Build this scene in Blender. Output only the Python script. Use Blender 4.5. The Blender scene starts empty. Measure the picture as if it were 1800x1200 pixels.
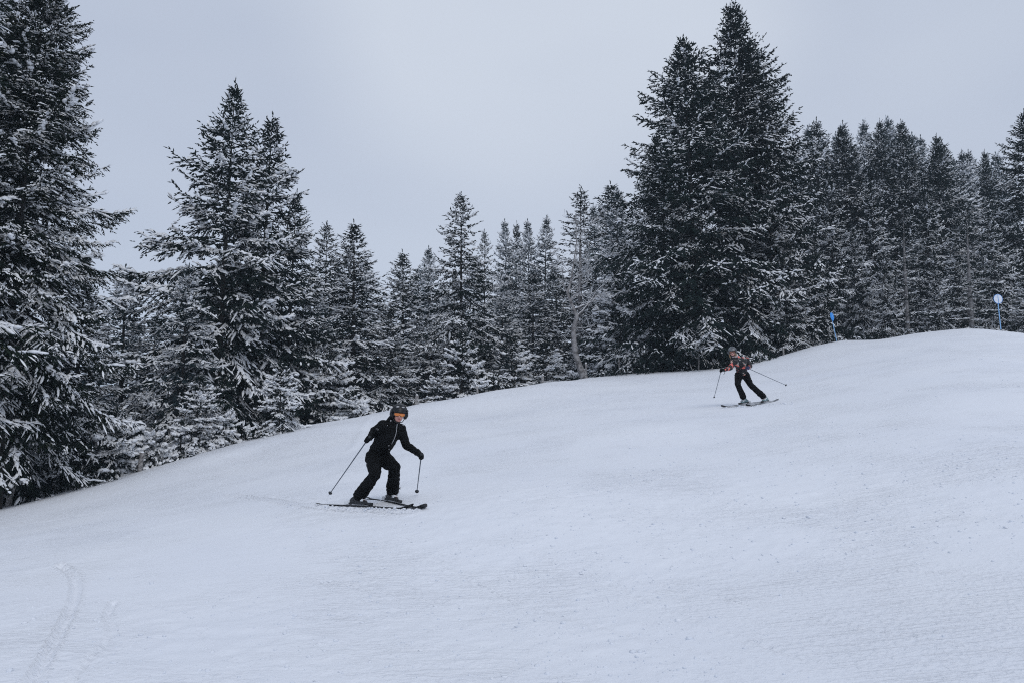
import bpy, bmesh, math, random
import numpy as np
from mathutils import Vector, Matrix

# ------------------------------------------------------------------ camera, sky, sun, exposure
SC = bpy.context.scene
COL = SC.collection
F = 1300.0                      # focal length in photo pixels (photo 1800 x 1200)
PITCH = math.radians(7.0)
cam_d = bpy.data.cameras.new('camera')
cam_d.sensor_width = 36.0
cam_d.lens = 36.0 * F / 1800.0
cam_d.clip_start = 0.1
cam_d.clip_end = 3000
cam = bpy.data.objects.new('camera', cam_d)
COL.objects.link(cam)
cam.location = (0, 0, 0)
cam.rotation_euler = (math.pi / 2 + PITCH, 0, 0)
SC.camera = cam

SUN_EL, SUN_AZ = math.radians(44), math.radians(155)     # azimuth from +y towards +x
w = bpy.data.worlds.new('World')
SC.world = w
w.use_nodes = True
nt = w.node_tree
nt.nodes.clear()
def wn(t, **k):
    n = nt.nodes.new(t)
    for a, b in k.items():
        setattr(n, a, b)
    return n
wo = wn('ShaderNodeOutputWorld')
bg_sky = wn('ShaderNodeBackground'); bg_sky.inputs[1].default_value = 0.06
sky = wn('ShaderNodeTexSky', sky_type='NISHITA', sun_disc=False)
sky.sun_elevation = SUN_EL
sky.sun_rotation = SUN_AZ
nt.links.new(sky.outputs[0], bg_sky.inputs[0])
tc = wn('ShaderNodeTexCoord')
mp = wn('ShaderNodeMapping'); mp.inputs['Scale'].default_value = (1.0, 1.0, 2.2)
nz = wn('ShaderNodeTexNoise'); nz.inputs['Scale'].default_value = 1.5; nz.inputs['Detail'].default_value = 3.0
nz.inputs['Roughness'].default_value = 0.45
cr = wn('ShaderNodeValToRGB')
cr.color_ramp.elements[0].position = 0.24; cr.color_ramp.elements[0].color = (0.478, 0.543, 0.685, 1)
cr.color_ramp.elements[1].position = 0.95; cr.color_ramp.elements[1].color = (0.685, 0.745, 0.850, 1)
nt.links.new(tc.outputs['Generated'], mp.inputs[0]); nt.links.new(mp.outputs[0], nz.inputs[0]); 
# one thinner, brighter patch of cloud high in the middle
vd = wn('ShaderNodeVectorMath', operation='DOT_PRODUCT'); vd.inputs[1].default_value = Vector((0.04, 0.82, 0.57)).normalized()
vn = wn('ShaderNodeVectorMath', operation='NORMALIZE')
nt.links.new(tc.outputs['Generated'], vn.inputs[0]); nt.links.new(vn.outputs[0], vd.inputs[0])
pr = wn('ShaderNodeMapRange', interpolation_type='SMOOTHERSTEP'); pr.inputs[1].default_value = 0.925; pr.inputs[2].default_value = 1.0; pr.inputs[3].default_value = 0.0; pr.inputs[4].default_value = 0.50
nt.links.new(vd.outputs['Value'], pr.inputs[0])
ad_ = wn('ShaderNodeMath', operation='MULTIPLY_ADD'); ad_.inputs[1].default_value = 0.95; nt.links.new(nz.outputs[0], ad_.inputs[0]); nt.links.new(pr.outputs[0], ad_.inputs[2])
nt.links.new(ad_.outputs[0], cr.inputs[0])
bg_ov = wn('ShaderNodeBackground'); bg_ov.inputs[1].default_value = 1.0
nt.links.new(cr.outputs[0], bg_ov.inputs[0])
mx = wn('ShaderNodeMixShader'); mx.inputs[0].default_value = 0.88
nt.links.new(bg_sky.outputs[0], mx.inputs[1]); nt.links.new(bg_ov.outputs[0], mx.inputs[2]); nt.links.new(mx.outputs[0], wo.inputs[0])

sun_d = bpy.data.lights.new('sun', 'SUN')
sun_d.energy = 0.76
sun_d.angle = math.radians(25)
sun_d.color = (1.0, 0.97, 0.93)
sun = bpy.data.objects.new('sun', sun_d); COL.objects.link(sun)
sd = Vector((math.sin(SUN_AZ) * math.cos(SUN_EL), math.cos(SUN_AZ) * math.cos(SUN_EL), math.sin(SUN_EL)))
sun.rotation_euler = sd.to_track_quat('Z', 'Y').to_euler()

vs = SC.view_settings
vs.view_transform = 'Standard'; vs.look = 'None'; vs.gamma = 1.0; vs.exposure = 0.0
vs.use_curve_mapping = False
SC.cycles.max_bounces = 6; SC.cycles.diffuse_bounces = 3; SC.cycles.volume_bounces = 1
SC.cycles.transparent_max_bounces = 8
SC.cycles.use_denoising = False
SC.cycles.sample_clamp_indirect = 4.0
SC.cycles.use_adaptive_sampling = False
SC.cycles.filter_width = 1.1

# ------------------------------------------------------------------ helpers
def at(px, py, D):
    """point of the place that lies D metres ahead, measured off the photograph"""
    u, v = (px - 900.0) / F, -(py - 600.0) / F
    c, s = math.cos(PITCH), math.sin(PITCH)
    d = Vector((u, c - v * s, s + v * c))
    return d * (D / d.y)

def tag(o, label=None, cat=None, group=None, kind=None):
    if label: o['label'] = label
    if cat: o['category'] = cat
    if group: o['group'] = group
    if kind: o['kind'] = kind
    return o

def empty(name, loc, rz=0.0, sc=1.0):
    o = bpy.data.objects.new(name, None); COL.objects.link(o)
    o.location = loc; o.rotation_euler = (0, 0, rz)
    o.scale = (sc, sc, sc) if not hasattr(sc, '__len__') else sc
    o.empty_display_size = 0.3
    return o

def link(name, me, mat=None, parent=None, loc=None):
    o = bpy.data.objects.new(name, me); COL.objects.link(o)
    if mat is not None and len(me.materials) == 0: me.materials.append(mat)
    if parent is not None: o.parent = parent
    if loc is not None: o.location = loc
    return o

def np_mesh(name, V, T, smooth=False):
    me = bpy.data.meshes.new(name)
    V = np.asarray(V, np.float32); T = np.asarray(T, np.int32)
    k = T.shape[1]
    me.vertices.add(len(V)); me.vertices.foreach_set('co', V.ravel())
    me.loops.add(T.size); me.loops.foreach_set('vertex_index', T.ravel())
    me.polygons.add(len(T))
    me.polygons.foreach_set('loop_start', np.arange(0, T.size, k, dtype=np.int32))
    me.polygons.foreach_set('loop_total', np.full(len(T), k, np.int32))
    if smooth: me.polygons.foreach_set('use_smooth', np.ones(len(T), bool))
    me.update(calc_edges=True)
    return me

def tube(pts, rads, n=8, cap=True):
    """verts, faces (lists) of a swept tube"""
    V, Fc = [], []
    pts = [Vector(p) for p in pts]
    ref = None
    for i, p in enumerate(pts):
        t = (pts[min(i + 1, len(pts) - 1)] - pts[max(i - 1, 0)]).normalized()
        if ref is None:
            ref = t.orthogonal().normalized()
        ref = (ref - t * ref.dot(t)).normalized()
        b = t.cross(ref)
        for k in range(n):
            a = 2 * math.pi * k / n
            V.append(p + (ref * math.cos(a) + b * math.sin(a)) * rads[i])
    for i in range(len(pts) - 1):
        for k in range(n):
            Fc.append((i * n + k, i * n + (k + 1) % n, (i + 1) * n + (k + 1) % n, (i + 1) * n + k))
    if cap:
        Fc.append(tuple(range(n))[::-1]); Fc.append(tuple((len(pts) - 1) * n + k for k in range(n)))
    return V, Fc

class MB:
    def __init__(s): s.V = []; s.F = []
    def add(s, vf):
        o = len(s.V); s.V += [tuple(v) for v in vf[0]]; s.F += [tuple(i + o for i in f) for f in vf[1]]; return s
    def tube(s, pts, rads, n=8, cap=True):
        if not hasattr(rads, '__len__'): rads = [rads] * len(pts)
        return s.add(tube(pts, rads, n, cap))
    def box(s, M, sx, sy, sz):
        vs_ = [M @ Vector((x * sx / 2, y * sy / 2, z * sz / 2)) for x in (-1, 1) for y in (-1, 1) for z in (-1, 1)]
        return s.add((vs_, [(0, 1, 3, 2), (4, 6, 7, 5), (0, 4, 5, 1), (2, 3, 7, 6), (0, 2, 6, 4), (1, 5, 7, 3)]))
    def build(s, name, mat, parent=None, smooth=True, bevel=0.0):
        me = bpy.data.meshes.new(name)
        me.from_pydata(s.V, [], s.F); me.update()
        bm = bmesh.new(); bm.from_mesh(me)
        bmesh.ops.recalc_face_normals(bm, faces=bm.faces)
        if bevel > 0:
            bmesh.ops.bevel(bm, geom=list(bm.edges), offset=bevel, segments=2, affect='EDGES', profile=0.5)
        bm.to_mesh(me); bm.free()
        if smooth:
            for p in me.polygons: p.use_smooth = True
        return link(name, me, mat, parent)

# ------------------------------------------------------------------ materials
def new_mat(name):
    m = bpy.data.materials.new(name); m.use_nodes = True
    t = m.node_tree; b = t.nodes['Principled BSDF']
    return m, t, b
def noise_mat(name, c0, c1, scale=8, rough=0.8, bump=0.0, bscale=60, coords='Object', detail=4, spec=0.3, lo=.35, hi=.65, dist=0.01):
    m, t, b = new_mat(name)
    tcn = t.nodes.new('ShaderNodeTexCoord'); n = t.nodes.new('ShaderNodeTexNoise')
    n.inputs['Scale'].default_value = scale; n.inputs['Detail'].default_value = detail
    r = t.nodes.new('ShaderNodeValToRGB')
    r.color_ramp.elements[0].position = lo; r.color_ramp.elements[1].position = hi
    r.color_ramp.elements[0].color = (*c0, 1); r.color_ramp.elements[1].color = (*c1, 1)
    t.links.new(tcn.outputs[coords], n.inputs[0]); t.links.new(n.outputs[0], r.inputs[0]); t.links.new(r.outputs[0], b.inputs['Base Color'])
    b.inputs['Roughness'].default_value = rough
    b.inputs['Specular IOR Level'].default_value = spec
    if bump > 0:
        n2 = t.nodes.new('ShaderNodeTexNoise'); n2.inputs['Scale'].default_value = bscale; n2.inputs['Detail'].default_value = 5
        bp = t.nodes.new('ShaderNodeBump'); bp.inputs['Strength'].default_value = bump; bp.inputs['Distance'].default_value = dist
        t.links.new(tcn.outputs[coords], n2.inputs[0]); t.links.new(n2.outputs[0], bp.inputs['Height']); t.links.new(bp.outputs[0], b.inputs['Normal'])
    return m

def snow_ground_mat():
    m, t, b = new_mat('piste_snow')
    L = t.links
    tcn = t.nodes.new('ShaderNodeTexCoord')
    def noise(sc, det=4, vec=None, rough=.55):
        n = t.nodes.new('ShaderNodeTexNoise'); n.inputs['Scale'].default_value = sc; n.inputs['Detail'].default_value = det
        n.inputs['Roughness'].default_value = rough
        L.new(vec if vec else tcn.outputs['Object'], n.inputs[0]); return n.outputs[0]
    def mapping(scale, rz):
        mpn = t.nodes.new('ShaderNodeMapping'); mpn.inputs['Scale'].default_value = scale; mpn.inputs['Rotation'].default_value = (0, 0, rz)
        L.new(tcn.outputs['Object'], mpn.inputs[0]); return mpn.outputs[0]
    def math_(op, a, b_=None, c=None):
        n = t.nodes.new('ShaderNodeMath'); n.operation = op
        for i, x in enumerate((a, b_, c)):
            if x is None: continue
            if isinstance(x, (int, float)): n.inputs[i].default_value = x
            else: L.new(x, n.inputs[i])
        return n.outputs[0]
    r = t.nodes.new('ShaderNodeValToRGB')
    r.color_ramp.elements[0].position = .3; r.color_ramp.elements[0].color = (.86, .885, .935, 1)
    r.color_ramp.elements[1].position = .7; r.color_ramp.elements[1].color = (.90, .92, .955, 1)
    L.new(noise(.35, 5), r.inputs[0])
    L.new(r.outputs[0], b.inputs['Base Color'])
    b.inputs['Roughness'].default_value = .75; b.inputs['Specular IOR Level'].default_value = .25
    # fine crystalline grain, small crumbs, faint groomer combing, skied streaks
    grain = noise(90, 3)
    crumb = math_('POWER', noise(22, 5), 3.0)
    streak = noise(5, 4, mapping((.35, 9, 1), math.radians(8)))
    streak2 = noise(4, 4, mapping((8, .3, 1), math.radians(35)))
    patch = math_('SMOOTH_MIN', 1.0, 1.0)
    pm = t.nodes.new('ShaderNodeMapRange'); pm.inputs[1].default_value = .42; pm.inputs[2].default_value = .62
    L.new(noise(.5, 3), pm.inputs[0])
    h = math_('MULTIPLY', grain, .25)
    h = math_('MULTIPLY_ADD', crumb, math_('MULTIPLY_ADD', pm.outputs[0], 3.2, .8), h)
    sm = t.nodes.new('ShaderNodeMapRange'); sm.inputs[1].default_value = .56; sm.inputs[2].default_value = .66; L.new(streak, sm.inputs[0])
    h = math_('MULTIPLY_ADD', math_('MULTIPLY', sm.outputs[0], pm.outputs[0]), -.75, h)
    h = math_('MULTIPLY_ADD', streak, .10, h)
    h = math_('MULTIPLY_ADD', streak2, .2, h)
    bp = t.nodes.new('ShaderNodeBump'); bp.inputs['Strength'].default_value = .6; bp.inputs['Distance'].default_value = .015
    L.new(h, bp.inputs['Height']); L.new(bp.outputs[0], b.inputs['Normal'])
    return m

M = {}
M['ground'] = snow_ground_mat()
M['crumb'] = noise_mat('snow_crumb', (.74, .78, .85), (.86, .88, .92), 3, .85, .3, 80)
M['snow'] = noise_mat('branch_snow', (.86, .89, .94), (.94, .95, .96), 5, .8, .3, 30, dist=.02)
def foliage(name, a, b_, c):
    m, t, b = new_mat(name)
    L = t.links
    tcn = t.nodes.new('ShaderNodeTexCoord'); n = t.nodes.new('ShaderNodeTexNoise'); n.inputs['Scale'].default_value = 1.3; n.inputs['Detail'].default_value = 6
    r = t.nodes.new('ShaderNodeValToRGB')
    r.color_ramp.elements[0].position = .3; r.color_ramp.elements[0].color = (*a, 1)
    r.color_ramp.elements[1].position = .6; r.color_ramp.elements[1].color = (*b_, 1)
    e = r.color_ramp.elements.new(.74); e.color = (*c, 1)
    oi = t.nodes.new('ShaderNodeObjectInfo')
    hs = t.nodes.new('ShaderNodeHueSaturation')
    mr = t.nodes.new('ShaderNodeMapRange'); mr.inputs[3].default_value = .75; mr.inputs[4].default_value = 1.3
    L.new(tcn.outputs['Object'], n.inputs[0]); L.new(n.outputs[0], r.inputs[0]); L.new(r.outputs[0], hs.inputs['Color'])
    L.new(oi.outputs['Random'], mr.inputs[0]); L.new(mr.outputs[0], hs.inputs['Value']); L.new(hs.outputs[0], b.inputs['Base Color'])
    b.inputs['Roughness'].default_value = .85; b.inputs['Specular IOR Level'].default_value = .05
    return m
M['fol'] = foliage('spruce_needles', (.008, .014, .014), (.014, .024, .022), (.024, .032, .022))
M['fol_near'] = foliage('near_spruce_needles', (.009, .016, .014), (.017, .028, .020), (.046, .048, .020))
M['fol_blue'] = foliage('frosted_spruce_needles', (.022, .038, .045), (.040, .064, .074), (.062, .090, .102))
M['bark'] = noise_mat('spruce_bark', (.018, .016, .016), (.055, .052, .050), 9, .9, .6, 25, dist=.02)
M['grey_bark'] = noise_mat('pale_bark', (.07, .065, .065), (.32, .31, .31), 5, .85, .5, 18, dist=.02, lo=.3, hi=.6)
M['post_wood'] = noise_mat('weathered_post_wood', (.12, .11, .11), (.40, .39, .38), 14, .9, .5, 30)

# ------------------------------------------------------------------ terrain
EDGE = [(-500, 975, 20), (-250, 935, 22), (0, 888, 24), (130, 858, 25), (250, 826, 26), (400, 783, 27.5), (540, 748, 29), (650, 727, 31), (730, 711, 32), (840, 692, 34),
        (953, 673, 36), (1028, 665, 37.5), (1090, 658, 38.5), (1160, 653, 38), (1230, 650, 37), (1310, 640, 37), (1377, 624, 37), (1420, 611, 37.5),
        (1471, 600, 38), (1560, 595, 38), (1600, 588, 37.6), (1650, 582, 37), (1705, 578, 36.5), (1760, 581, 36), (1800, 586, 36), (1900, 602, 34), (2100, 640, 31)]
CP = [at(*e) for e in EDGE]
inner = [
    (0, 1200, 4.85), (450, 1200, 4.75), (900, 1200, 4.6), (1350, 1200, 4.35), (1800, 1200, 4.0),
    (50, 1040, 7.6), (450, 1035, 7.2), (900, 1030, 7.0), (1350, 1010, 6.7), (1750, 990, 6.2),
    (50, 950, 12), (330, 930, 10.5), (420, 870, 15), (60, 915, 17), (250, 880, 17), (430, 806, 22),
    (558, 888, 10.95), (724, 897, 10.05), (646, 878, 11.2), (748, 894, 9.95), (632, 892, 10.45), (686, 884, 10.6),
    (660, 862, 12.4), (650, 813, 16), (650, 766, 22), (760, 735, 27),
    (900, 900, 9.3), (900, 825, 13), (900, 760, 19), (930, 708, 28),
    (1100, 850, 10.5), (1100, 760, 16), (1110, 700, 25),
    (1268, 715.5, 19.4), (1312, 714.5, 19.4), (1340, 705, 20.6), (1367, 704, 20.3), (1306, 711, 19.9), (1344, 706.5, 19.95), (1290, 672, 29),
    (1300, 862, 9.6), (1300, 775, 13.8), (1550, 830, 9.6), (1550, 740, 13), (1550, 665, 20), (1560, 625, 28),
    (1750, 773, 10), (1750, 690, 14), (1750, 630, 20), (1750, 595, 28),
    (2000, 960, 6.2), (2000, 780, 10), (2000, 660, 18)]
REG = [.01] * len(EDGE) + [.5] * len(inner)
CP += [at(*e) for e in inner]
CP += [Vector(p) for p in ((0, 0, -1.68), (0, -12, -2.2), (-14, -6, -2.6), (14, -6, -.7), (-6, 1, -1.9), (6, 1, -1.25), (-22, 2, -3.3), (20, 2, .6), (-14, 11, -2.4))]
for (px, py, D) in EDGE:                      # the last metres of the piste stay just under the line of sight
    if -260 < px < 1950:
        for dd, dy in ((1.2, 1.5), (3.0, 5.0), (5.5, 11.0)):
            if px < 700 or dd < 5: CP.append(at(px, py + dy * (1.0 if px > 700 else 1.3), D - dd))
for (px, py, D) in EDGE:                      # the ground dips just beyond the edge of the piste, then the wood
    e = at(px, py, D); u = e.x / e.y
    f = min(max((px - 700) / 700.0, 0), 1); g_ = min(max((500 - px) / 500.0, 0), 1)
    for dd, dz in ((2.5, -.55), (6, -1.3 + .6 * f), (16, -2.0 + 2.6 * f), (34, -2.0 + 5.0 * f), (70, -1.5 + 8.5 * f), (140, -1.0 + 12 * f)):
        if dd > 6 and int(px) % 3 == 1: continue
        y = e.y + dd
        CP.append(Vector((u * y, y, e.z + dz - g_ * .055 * max(0, dd - 5))))
P = np.array([tuple(p) for p in CP])
XY, Z = P[:, :2], P[:, 2]
def tps_k(r2): return np.where(r2 > 0, r2 * np.log(np.maximum(r2, 1e-12)) * .5, 0)
n_ = len(P)
K = tps_k(((XY[:, None] - XY[None]) ** 2).sum(-1)) + np.diag(np.array(REG + [.03] * (n_ - len(REG))))
A = np.zeros((n_ + 3, n_ + 3)); A[:n_, :n_] = K; A[:n_, n_] = 1; A[:n_, n_ + 1:] = XY; A[n_, :n_] = 1; A[n_ + 1:, :n_] = XY.T
W = np.linalg.solve(A, np.concatenate([Z, np.zeros(3)]))
def height_raw(x, y):
    x = np.asarray(x, float); y = np.asarray(y, float)
    # beyond 190 m the land goes on level
    r = np.hypot(x, y - 20); k = np.minimum(1, 170 / np.maximum(r, 1e-6))
    xs, ys = x * k, 20 + (y - 20) * k
    out = np.zeros(xs.shape)
    for i in range(0, n_):
        out += W[i] * tps_k((xs - XY[i, 0]) ** 2 + (ys - XY[i, 1]) ** 2)
    return out + W[n_] + W[n_ + 1] * xs + W[n_ + 2] * ys
def ground_z(x, y): return float(height_raw(np.array([x]), np.array([y]))[0])
def on_ground(px, py, lo=2.5, hi=60):
    """first place where the line of sight of a photo point meets the snow"""
    ds = np.geomspace(lo, hi, 220)
    p = at(px, py, 1.0)
    g = height_raw(p.x * ds, ds); h = p.z * ds - g
    i = np.argmax(h < 0) if (h < 0).any() else len(ds) - 1
    if i == 0: d = ds[0]
    else:
        a, b = ds[i - 1], ds[i]; ha, hb = h[i - 1], h[i]
        d = a + (b - a) * ha / (ha - hb) if ha != hb else a
    return Vector((p.x * d, d, p.z * d))

def vnoise(x, y, seed=0):
    xi = np.floor(x).astype(np.int64); yi = np.floor(y).astype(np.int64); fx = x - xi; fy = y - yi
    fx = fx * fx * (3 - 2 * fx); fy = fy * fy * (3 - 2 * fy)
    def hsh(a, b):
        n = (a * 374761393 + b * 668265263 + seed * 974711) & 0x7fffffff
        n = ((n ^ (n >> 13)) * 1274126177) & 0x7fffffff
        return ((n ^ (n >> 16)) & 0xffff) / 65535.0
    return (hsh(xi, yi) * (1 - fx) + hsh(xi + 1, yi) * fx) * (1 - fy) + (hsh(xi, yi + 1) * (1 - fx) + hsh(xi + 1, yi + 1) * fx) * fy

# ski tracks and drifts, as lines over the snow: (photo points, half width m, depth m, rim m)
TRACKS = [
    ([(55, 1200), (95, 1130), (125, 1070), (134, 1035), (126, 1010), (105, 995)],   .040, .030, .012),
    ([(128, 1200), (165, 1150), (196, 1115), (190, 1080), (200, 1058)], .03, .018, .008),
    ([(0, 1008), (90, 997), (150, 978), (200, 952), (260, 930), (330, 915)], .16, -.014, .0),
    ([(0, 930), (60, 920), (150, 905), (260, 893)], .08, .022, .015),
    ([(354, 1105), (360, 1128), (385, 1148), (430, 1163)], .025, .012, .008),
    ([(618, 790), (636, 758), (650, 733)], .14, -.025, .0),
    ([(400, 868), (470, 880), (520, 889), (560, 894), (640, 899), (724, 901)], .06, .045, .030),
    ([(480, 872), (540, 878), (600, 880), (660, 884)], .06, .015, .012),
    ([(900, 958), (1010, 1000), (1120, 1050), (1260, 1105), (1420, 1160)], .02, .010, .006),
    ([(700, 940), (820, 1015), (980, 1080), (1120, 1120), (1300, 1160)], .02, .008, .006),
    ([(880, 880), (1000, 872), (1090, 857), (1165, 840)], .03, .012, .010),
    ([(1100, 1010), (1300, 1060), (1500, 1100), (1800, 1150)], .02, .009, .006),
    ([(1560, 1000), (1640, 1004), (1740, 1010), (1800, 1018)], .02, .009, .005),
    ([(1660, 793), (1720, 789), (1800, 785)], .03, .016, .010),
    ([(1420, 765), (1520, 762), (1640, 764), (1800, 758)], .03, .010, .008),
    ([(1780, 610), (1800, 615)], .05, .02, .01),
    ([(1370, 706), (1420, 698), (1500, 690), (1640, 688)], .03, .012, .010),
    ([(1310, 716), (1350, 712), (1400, 704), (1480, 697)], .03, .012, .010),
    ([(900, 745), (1000, 735), (1100, 727), (1200, 724)], .04, .012, .010),
    ([(520, 1010), (620, 1030), (700, 1046), (800, 1062)], .02, .006, .005),
]
xs = [0.0]
while xs[-1] < 900:
    a = xs[-1]; xs.append(a + (.042 if a < 4.5 else min(.042 * (1 + (a - 4.5) * .35) if a < 40 else .3 * (1 + (a - 40) * .25), 60)))
xs = np.array(sorted(set([-a for a in xs[1:] if not 3.1 < a < 5.7] + [round(-5.7 + .022 * k, 4) for k in range(119)] + xs)))
ys = [-60.0]
while ys[-1] < 1000:
    a = ys[-1]
    if a < 3: st = max(.06, min(2.5, (3.2 - a) * .12))
    elif a < 4.5: st = .05
    elif a < 8: st = .032
    elif a < 10.5: st = .042
    elif a < 42: st = .042 + (a - 10.5) * .013
    else: st = min(60, .5 + (a - 42) * .07)
    ys.append(a + st)
ys = np.array(ys)
GX, GY = np.meshgrid(xs, ys)
GZ = height_raw(GX, GY)
near = np.exp(-np.maximum(np.hypot(GX, GY) - 45, 0) / 20)
GZ += near * ((vnoise(GX * .45, GY * .45, 1) - .5) * .032 + (vnoise(GX * 1.7, GY * 1.7, 2) - .5) * .010)
rough_p = np.clip((vnoise(GX * .38 + 7, GY * .38, 5) - .42) * 4, 0, 1)
GZ += near * rough_p * ((vnoise(GX * 6, GY * 6, 3) - .5) * .012 + (vnoise(GX * 13, GY * 13, 4) - .5) * .012)
GZ += near * (vnoise(GX * 2.0 + GY * .6, GY * 11 - GX * 3, 6) - .5) * .0025
for pts, hw, dep, rim in TRACKS:
    q = [on_ground(*p) for p in pts]
    # smooth polyline
    arr = np.array([(v.x, v.y) for v in q])
    tt = np.linspace(0, len(arr) - 1, (len(arr) - 1) * 10 + 1)
    i = np.clip(tt.astype(int), 0, len(arr) - 2); f = (tt - i)[:, None]
    p0 = arr[np.maximum(i - 1, 0)]; p1 = arr[i]; p2 = arr[i + 1]; p3 = arr[np.minimum(i + 2, len(arr) - 1)]
    line = .5 * (2 * p1 + (p2 - p0) * f + (2 * p0 - 5 * p1 + 4 * p2 - p3) * f ** 2 + (3 * p1 - p0 - 3 * p2 + p3) * f ** 3)
    x0, x1 = line[:, 0].min() - .6, line[:, 0].max() + .6; y0, y1 = line[:, 1].min() - .6, line[:, 1].max() + .6
    ix = np.where((xs > x0) & (xs < x1))[0]; iy = np.where((ys > y0) & (ys < y1))[0]
    if not len(ix) or not len(iy): continue
    sl = np.s_[iy[0]:iy[-1] + 1, ix[0]:ix[-1] + 1]
    X, Y = GX[sl], GY[sl]; dmin = np.full(X.shape, 9.0)
    for a, b in zip(line[:-1], line[1:]):
        ab = b - a; l2 = (ab ** 2).sum() + 1e-9
        t_ = np.clip(((X - a[0]) * ab[0] + (Y - a[1]) * ab[1]) / l2, 0, 1)
        dmin = np.minimum(dmin, np.hypot(X - a[0] - t_ * ab[0], Y - a[1] - t_ * ab[1]))
    wob = .7 + .6 * vnoise(X * 3, Y * 3, 9)
    dn = dmin / hw
    GZ[sl] += 1.25 * wob * (-dep * np.exp(-np.minimum(dn, 30) ** (4 if dep > 0 else 2)) + rim * np.exp(-((dn - 1.45) / .35) ** 2))
nx, ny = len(xs), len(ys)
idx = np.arange(nx * ny).reshape(ny, nx)
quads = np.stack([idx[:-1, :-1], idx[:-1, 1:], idx[1:, 1:], idx[1:, :-1]], -1).reshape(-1, 4)
g = link('ground', np_mesh('ground', np.stack([GX, GY, GZ], -1).reshape(-1, 3), quads, True), M['ground'])
tag(g, 'broad groomed ski slope of pale bluish snow rising to the right', 'ski slope', kind='structure')
from mathutils.bvhtree import BVHTree
def gz(x, y):
    i = min(max(int(np.searchsorted(xs, x)) - 1, 0), nx - 2); j = min(max(int(np.searchsorted(ys, y)) - 1, 0), ny - 2)
    fx = (x - xs[i]) / (xs[i + 1] - xs[i]); fy = (y - ys[j]) / (ys[j + 1] - ys[j])
    return float((GZ[j, i] * (1 - fx) + GZ[j, i + 1] * fx) * (1 - fy) + (GZ[j + 1, i] * (1 - fx) + GZ[j + 1, i + 1] * fx) * fy)

# loose crumbs and balls of snow on the piste
def crumbs():
    rng = np.random.default_rng(5)
    bm = bmesh.new(); bmesh.ops.create_icosphere(bm, subdivisions=1, radius=1)
    bv = np.array([tuple(v.co) for v in bm.verts]); bf = np.array([[v.index for v in f.verts] for f in bm.faces]); bm.free()
    Vs, Fs = [], []; off = 0
    def put(x, y, r):
        nonlocal off
        v = bv * (1 + rng.uniform(-.3, .3, (len(bv), 1)))
        st_ = rng.uniform(1.3, 3) if rng.random() < .25 and r < .012 else 1.0
        v = v * r * rng.uniform(.7, 1.25, 3) * np.array([st_, 1, .62])
        v = v + np.array([x, y, gz(x, y) + r * .25])
        Vs.append(v); Fs.append(bf + off); off += len(v)
    n = 0
    while n < 4600:
        y = 3.6 + rng.exponential(7.5)
        if y > 36: continue
        x = rng.uniform(-.75, .75) * y
        d = vnoise(np.array([x * .38 + 7]), np.array([y * .38]), 5)[0]
        right = .5 + .5 * (x > 0)
        if rng.random() > (np.clip((d - .40) * 4, 0.05, 1)) * right: continue
        r = (.0026 + rng.exponential(.0030)) * (1 + .05 * y)
        put(x, y, min(r, .022)); n += 1
    for (px, py, rp) in ((1422, 908, 7), (1050, 1020, 4), (1704, 1042, 4), (1333, 1125, 3.5), (1208, 790, 3), (566, 1023, 4), (545, 1127, 4), (726, 953, 3.5), (388, 1052, 4),
                         (405, 1046, 4), (475, 1083, 3.5), (700, 1133, 4), (923, 990 - 55, 3), (1470, 847, 3), (1350, 1115, 3), (932, 845, 3), (972, 893, 3), (628, 950, 2.5),
                         (240, 1015, 3), (72, 1144, 4), (1124, 934, 3), (1680, 1020, 3), (1790, 885, 4), (1610, 988, 3)):
        p = on_ground(px, py); put(p.x, p.y, rp / F * p.y * .6)
        for k in range(3): put(p.x + rng.normal(0, .06), p.y + rng.normal(0, .06), rp / F * p.y * .3)
    # snow thrown up along the near skier's edges and left in the trail
    for k in range(420):
        f_ = rng.random() ** .7
        q = on_ground(500 + 235 * f_, 891 + 7 * f_ + rng.normal(0, 2.2)); put(q.x, q.y, .004 + rng.exponential(.006))
    for k in range(120):
        f_ = rng.random(); q = on_ground(1275 + 120 * f_, 717 - 9 * f_ + rng.normal(0, 1.0)); put(q.x, q.y, .006 + rng.exponential(.007))
    o = link('snow_crumbs', np_mesh('snow_crumbs', np.concatenate(Vs), np.concatenate(Fs), True), M['crumb'])
    tag(o, 'loose crumbs and little balls of snow scattered over the piste', 'snow crumbs', kind='stuff')
crumbs()

# ------------------------------------------------------------------ trees
UP = np.array([0, 0, 1.0])
def unit(v): return v / np.maximum(np.linalg.norm(v, axis=-1, keepdims=True), 1e-9)
bm_ = bmesh.new(); bmesh.ops.create_icosphere(bm_, subdivisions=2, radius=1)
ICO_V = np.array([tuple(v.co) for v in bm_.verts]); ICO_F = np.array([[v.index for v in f.verts] for f in bm_.faces]); bm_.free()
bm_ = bmesh.new(); bmesh.ops.create_icosphere(bm_, subdivisions=1, radius=1)
ICO1_V = np.array([tuple(v.co) for v in bm_.verts]); ICO1_F = np.array([[v.index for v in f.verts] for f in bm_.faces]); bm_.free()

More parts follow.
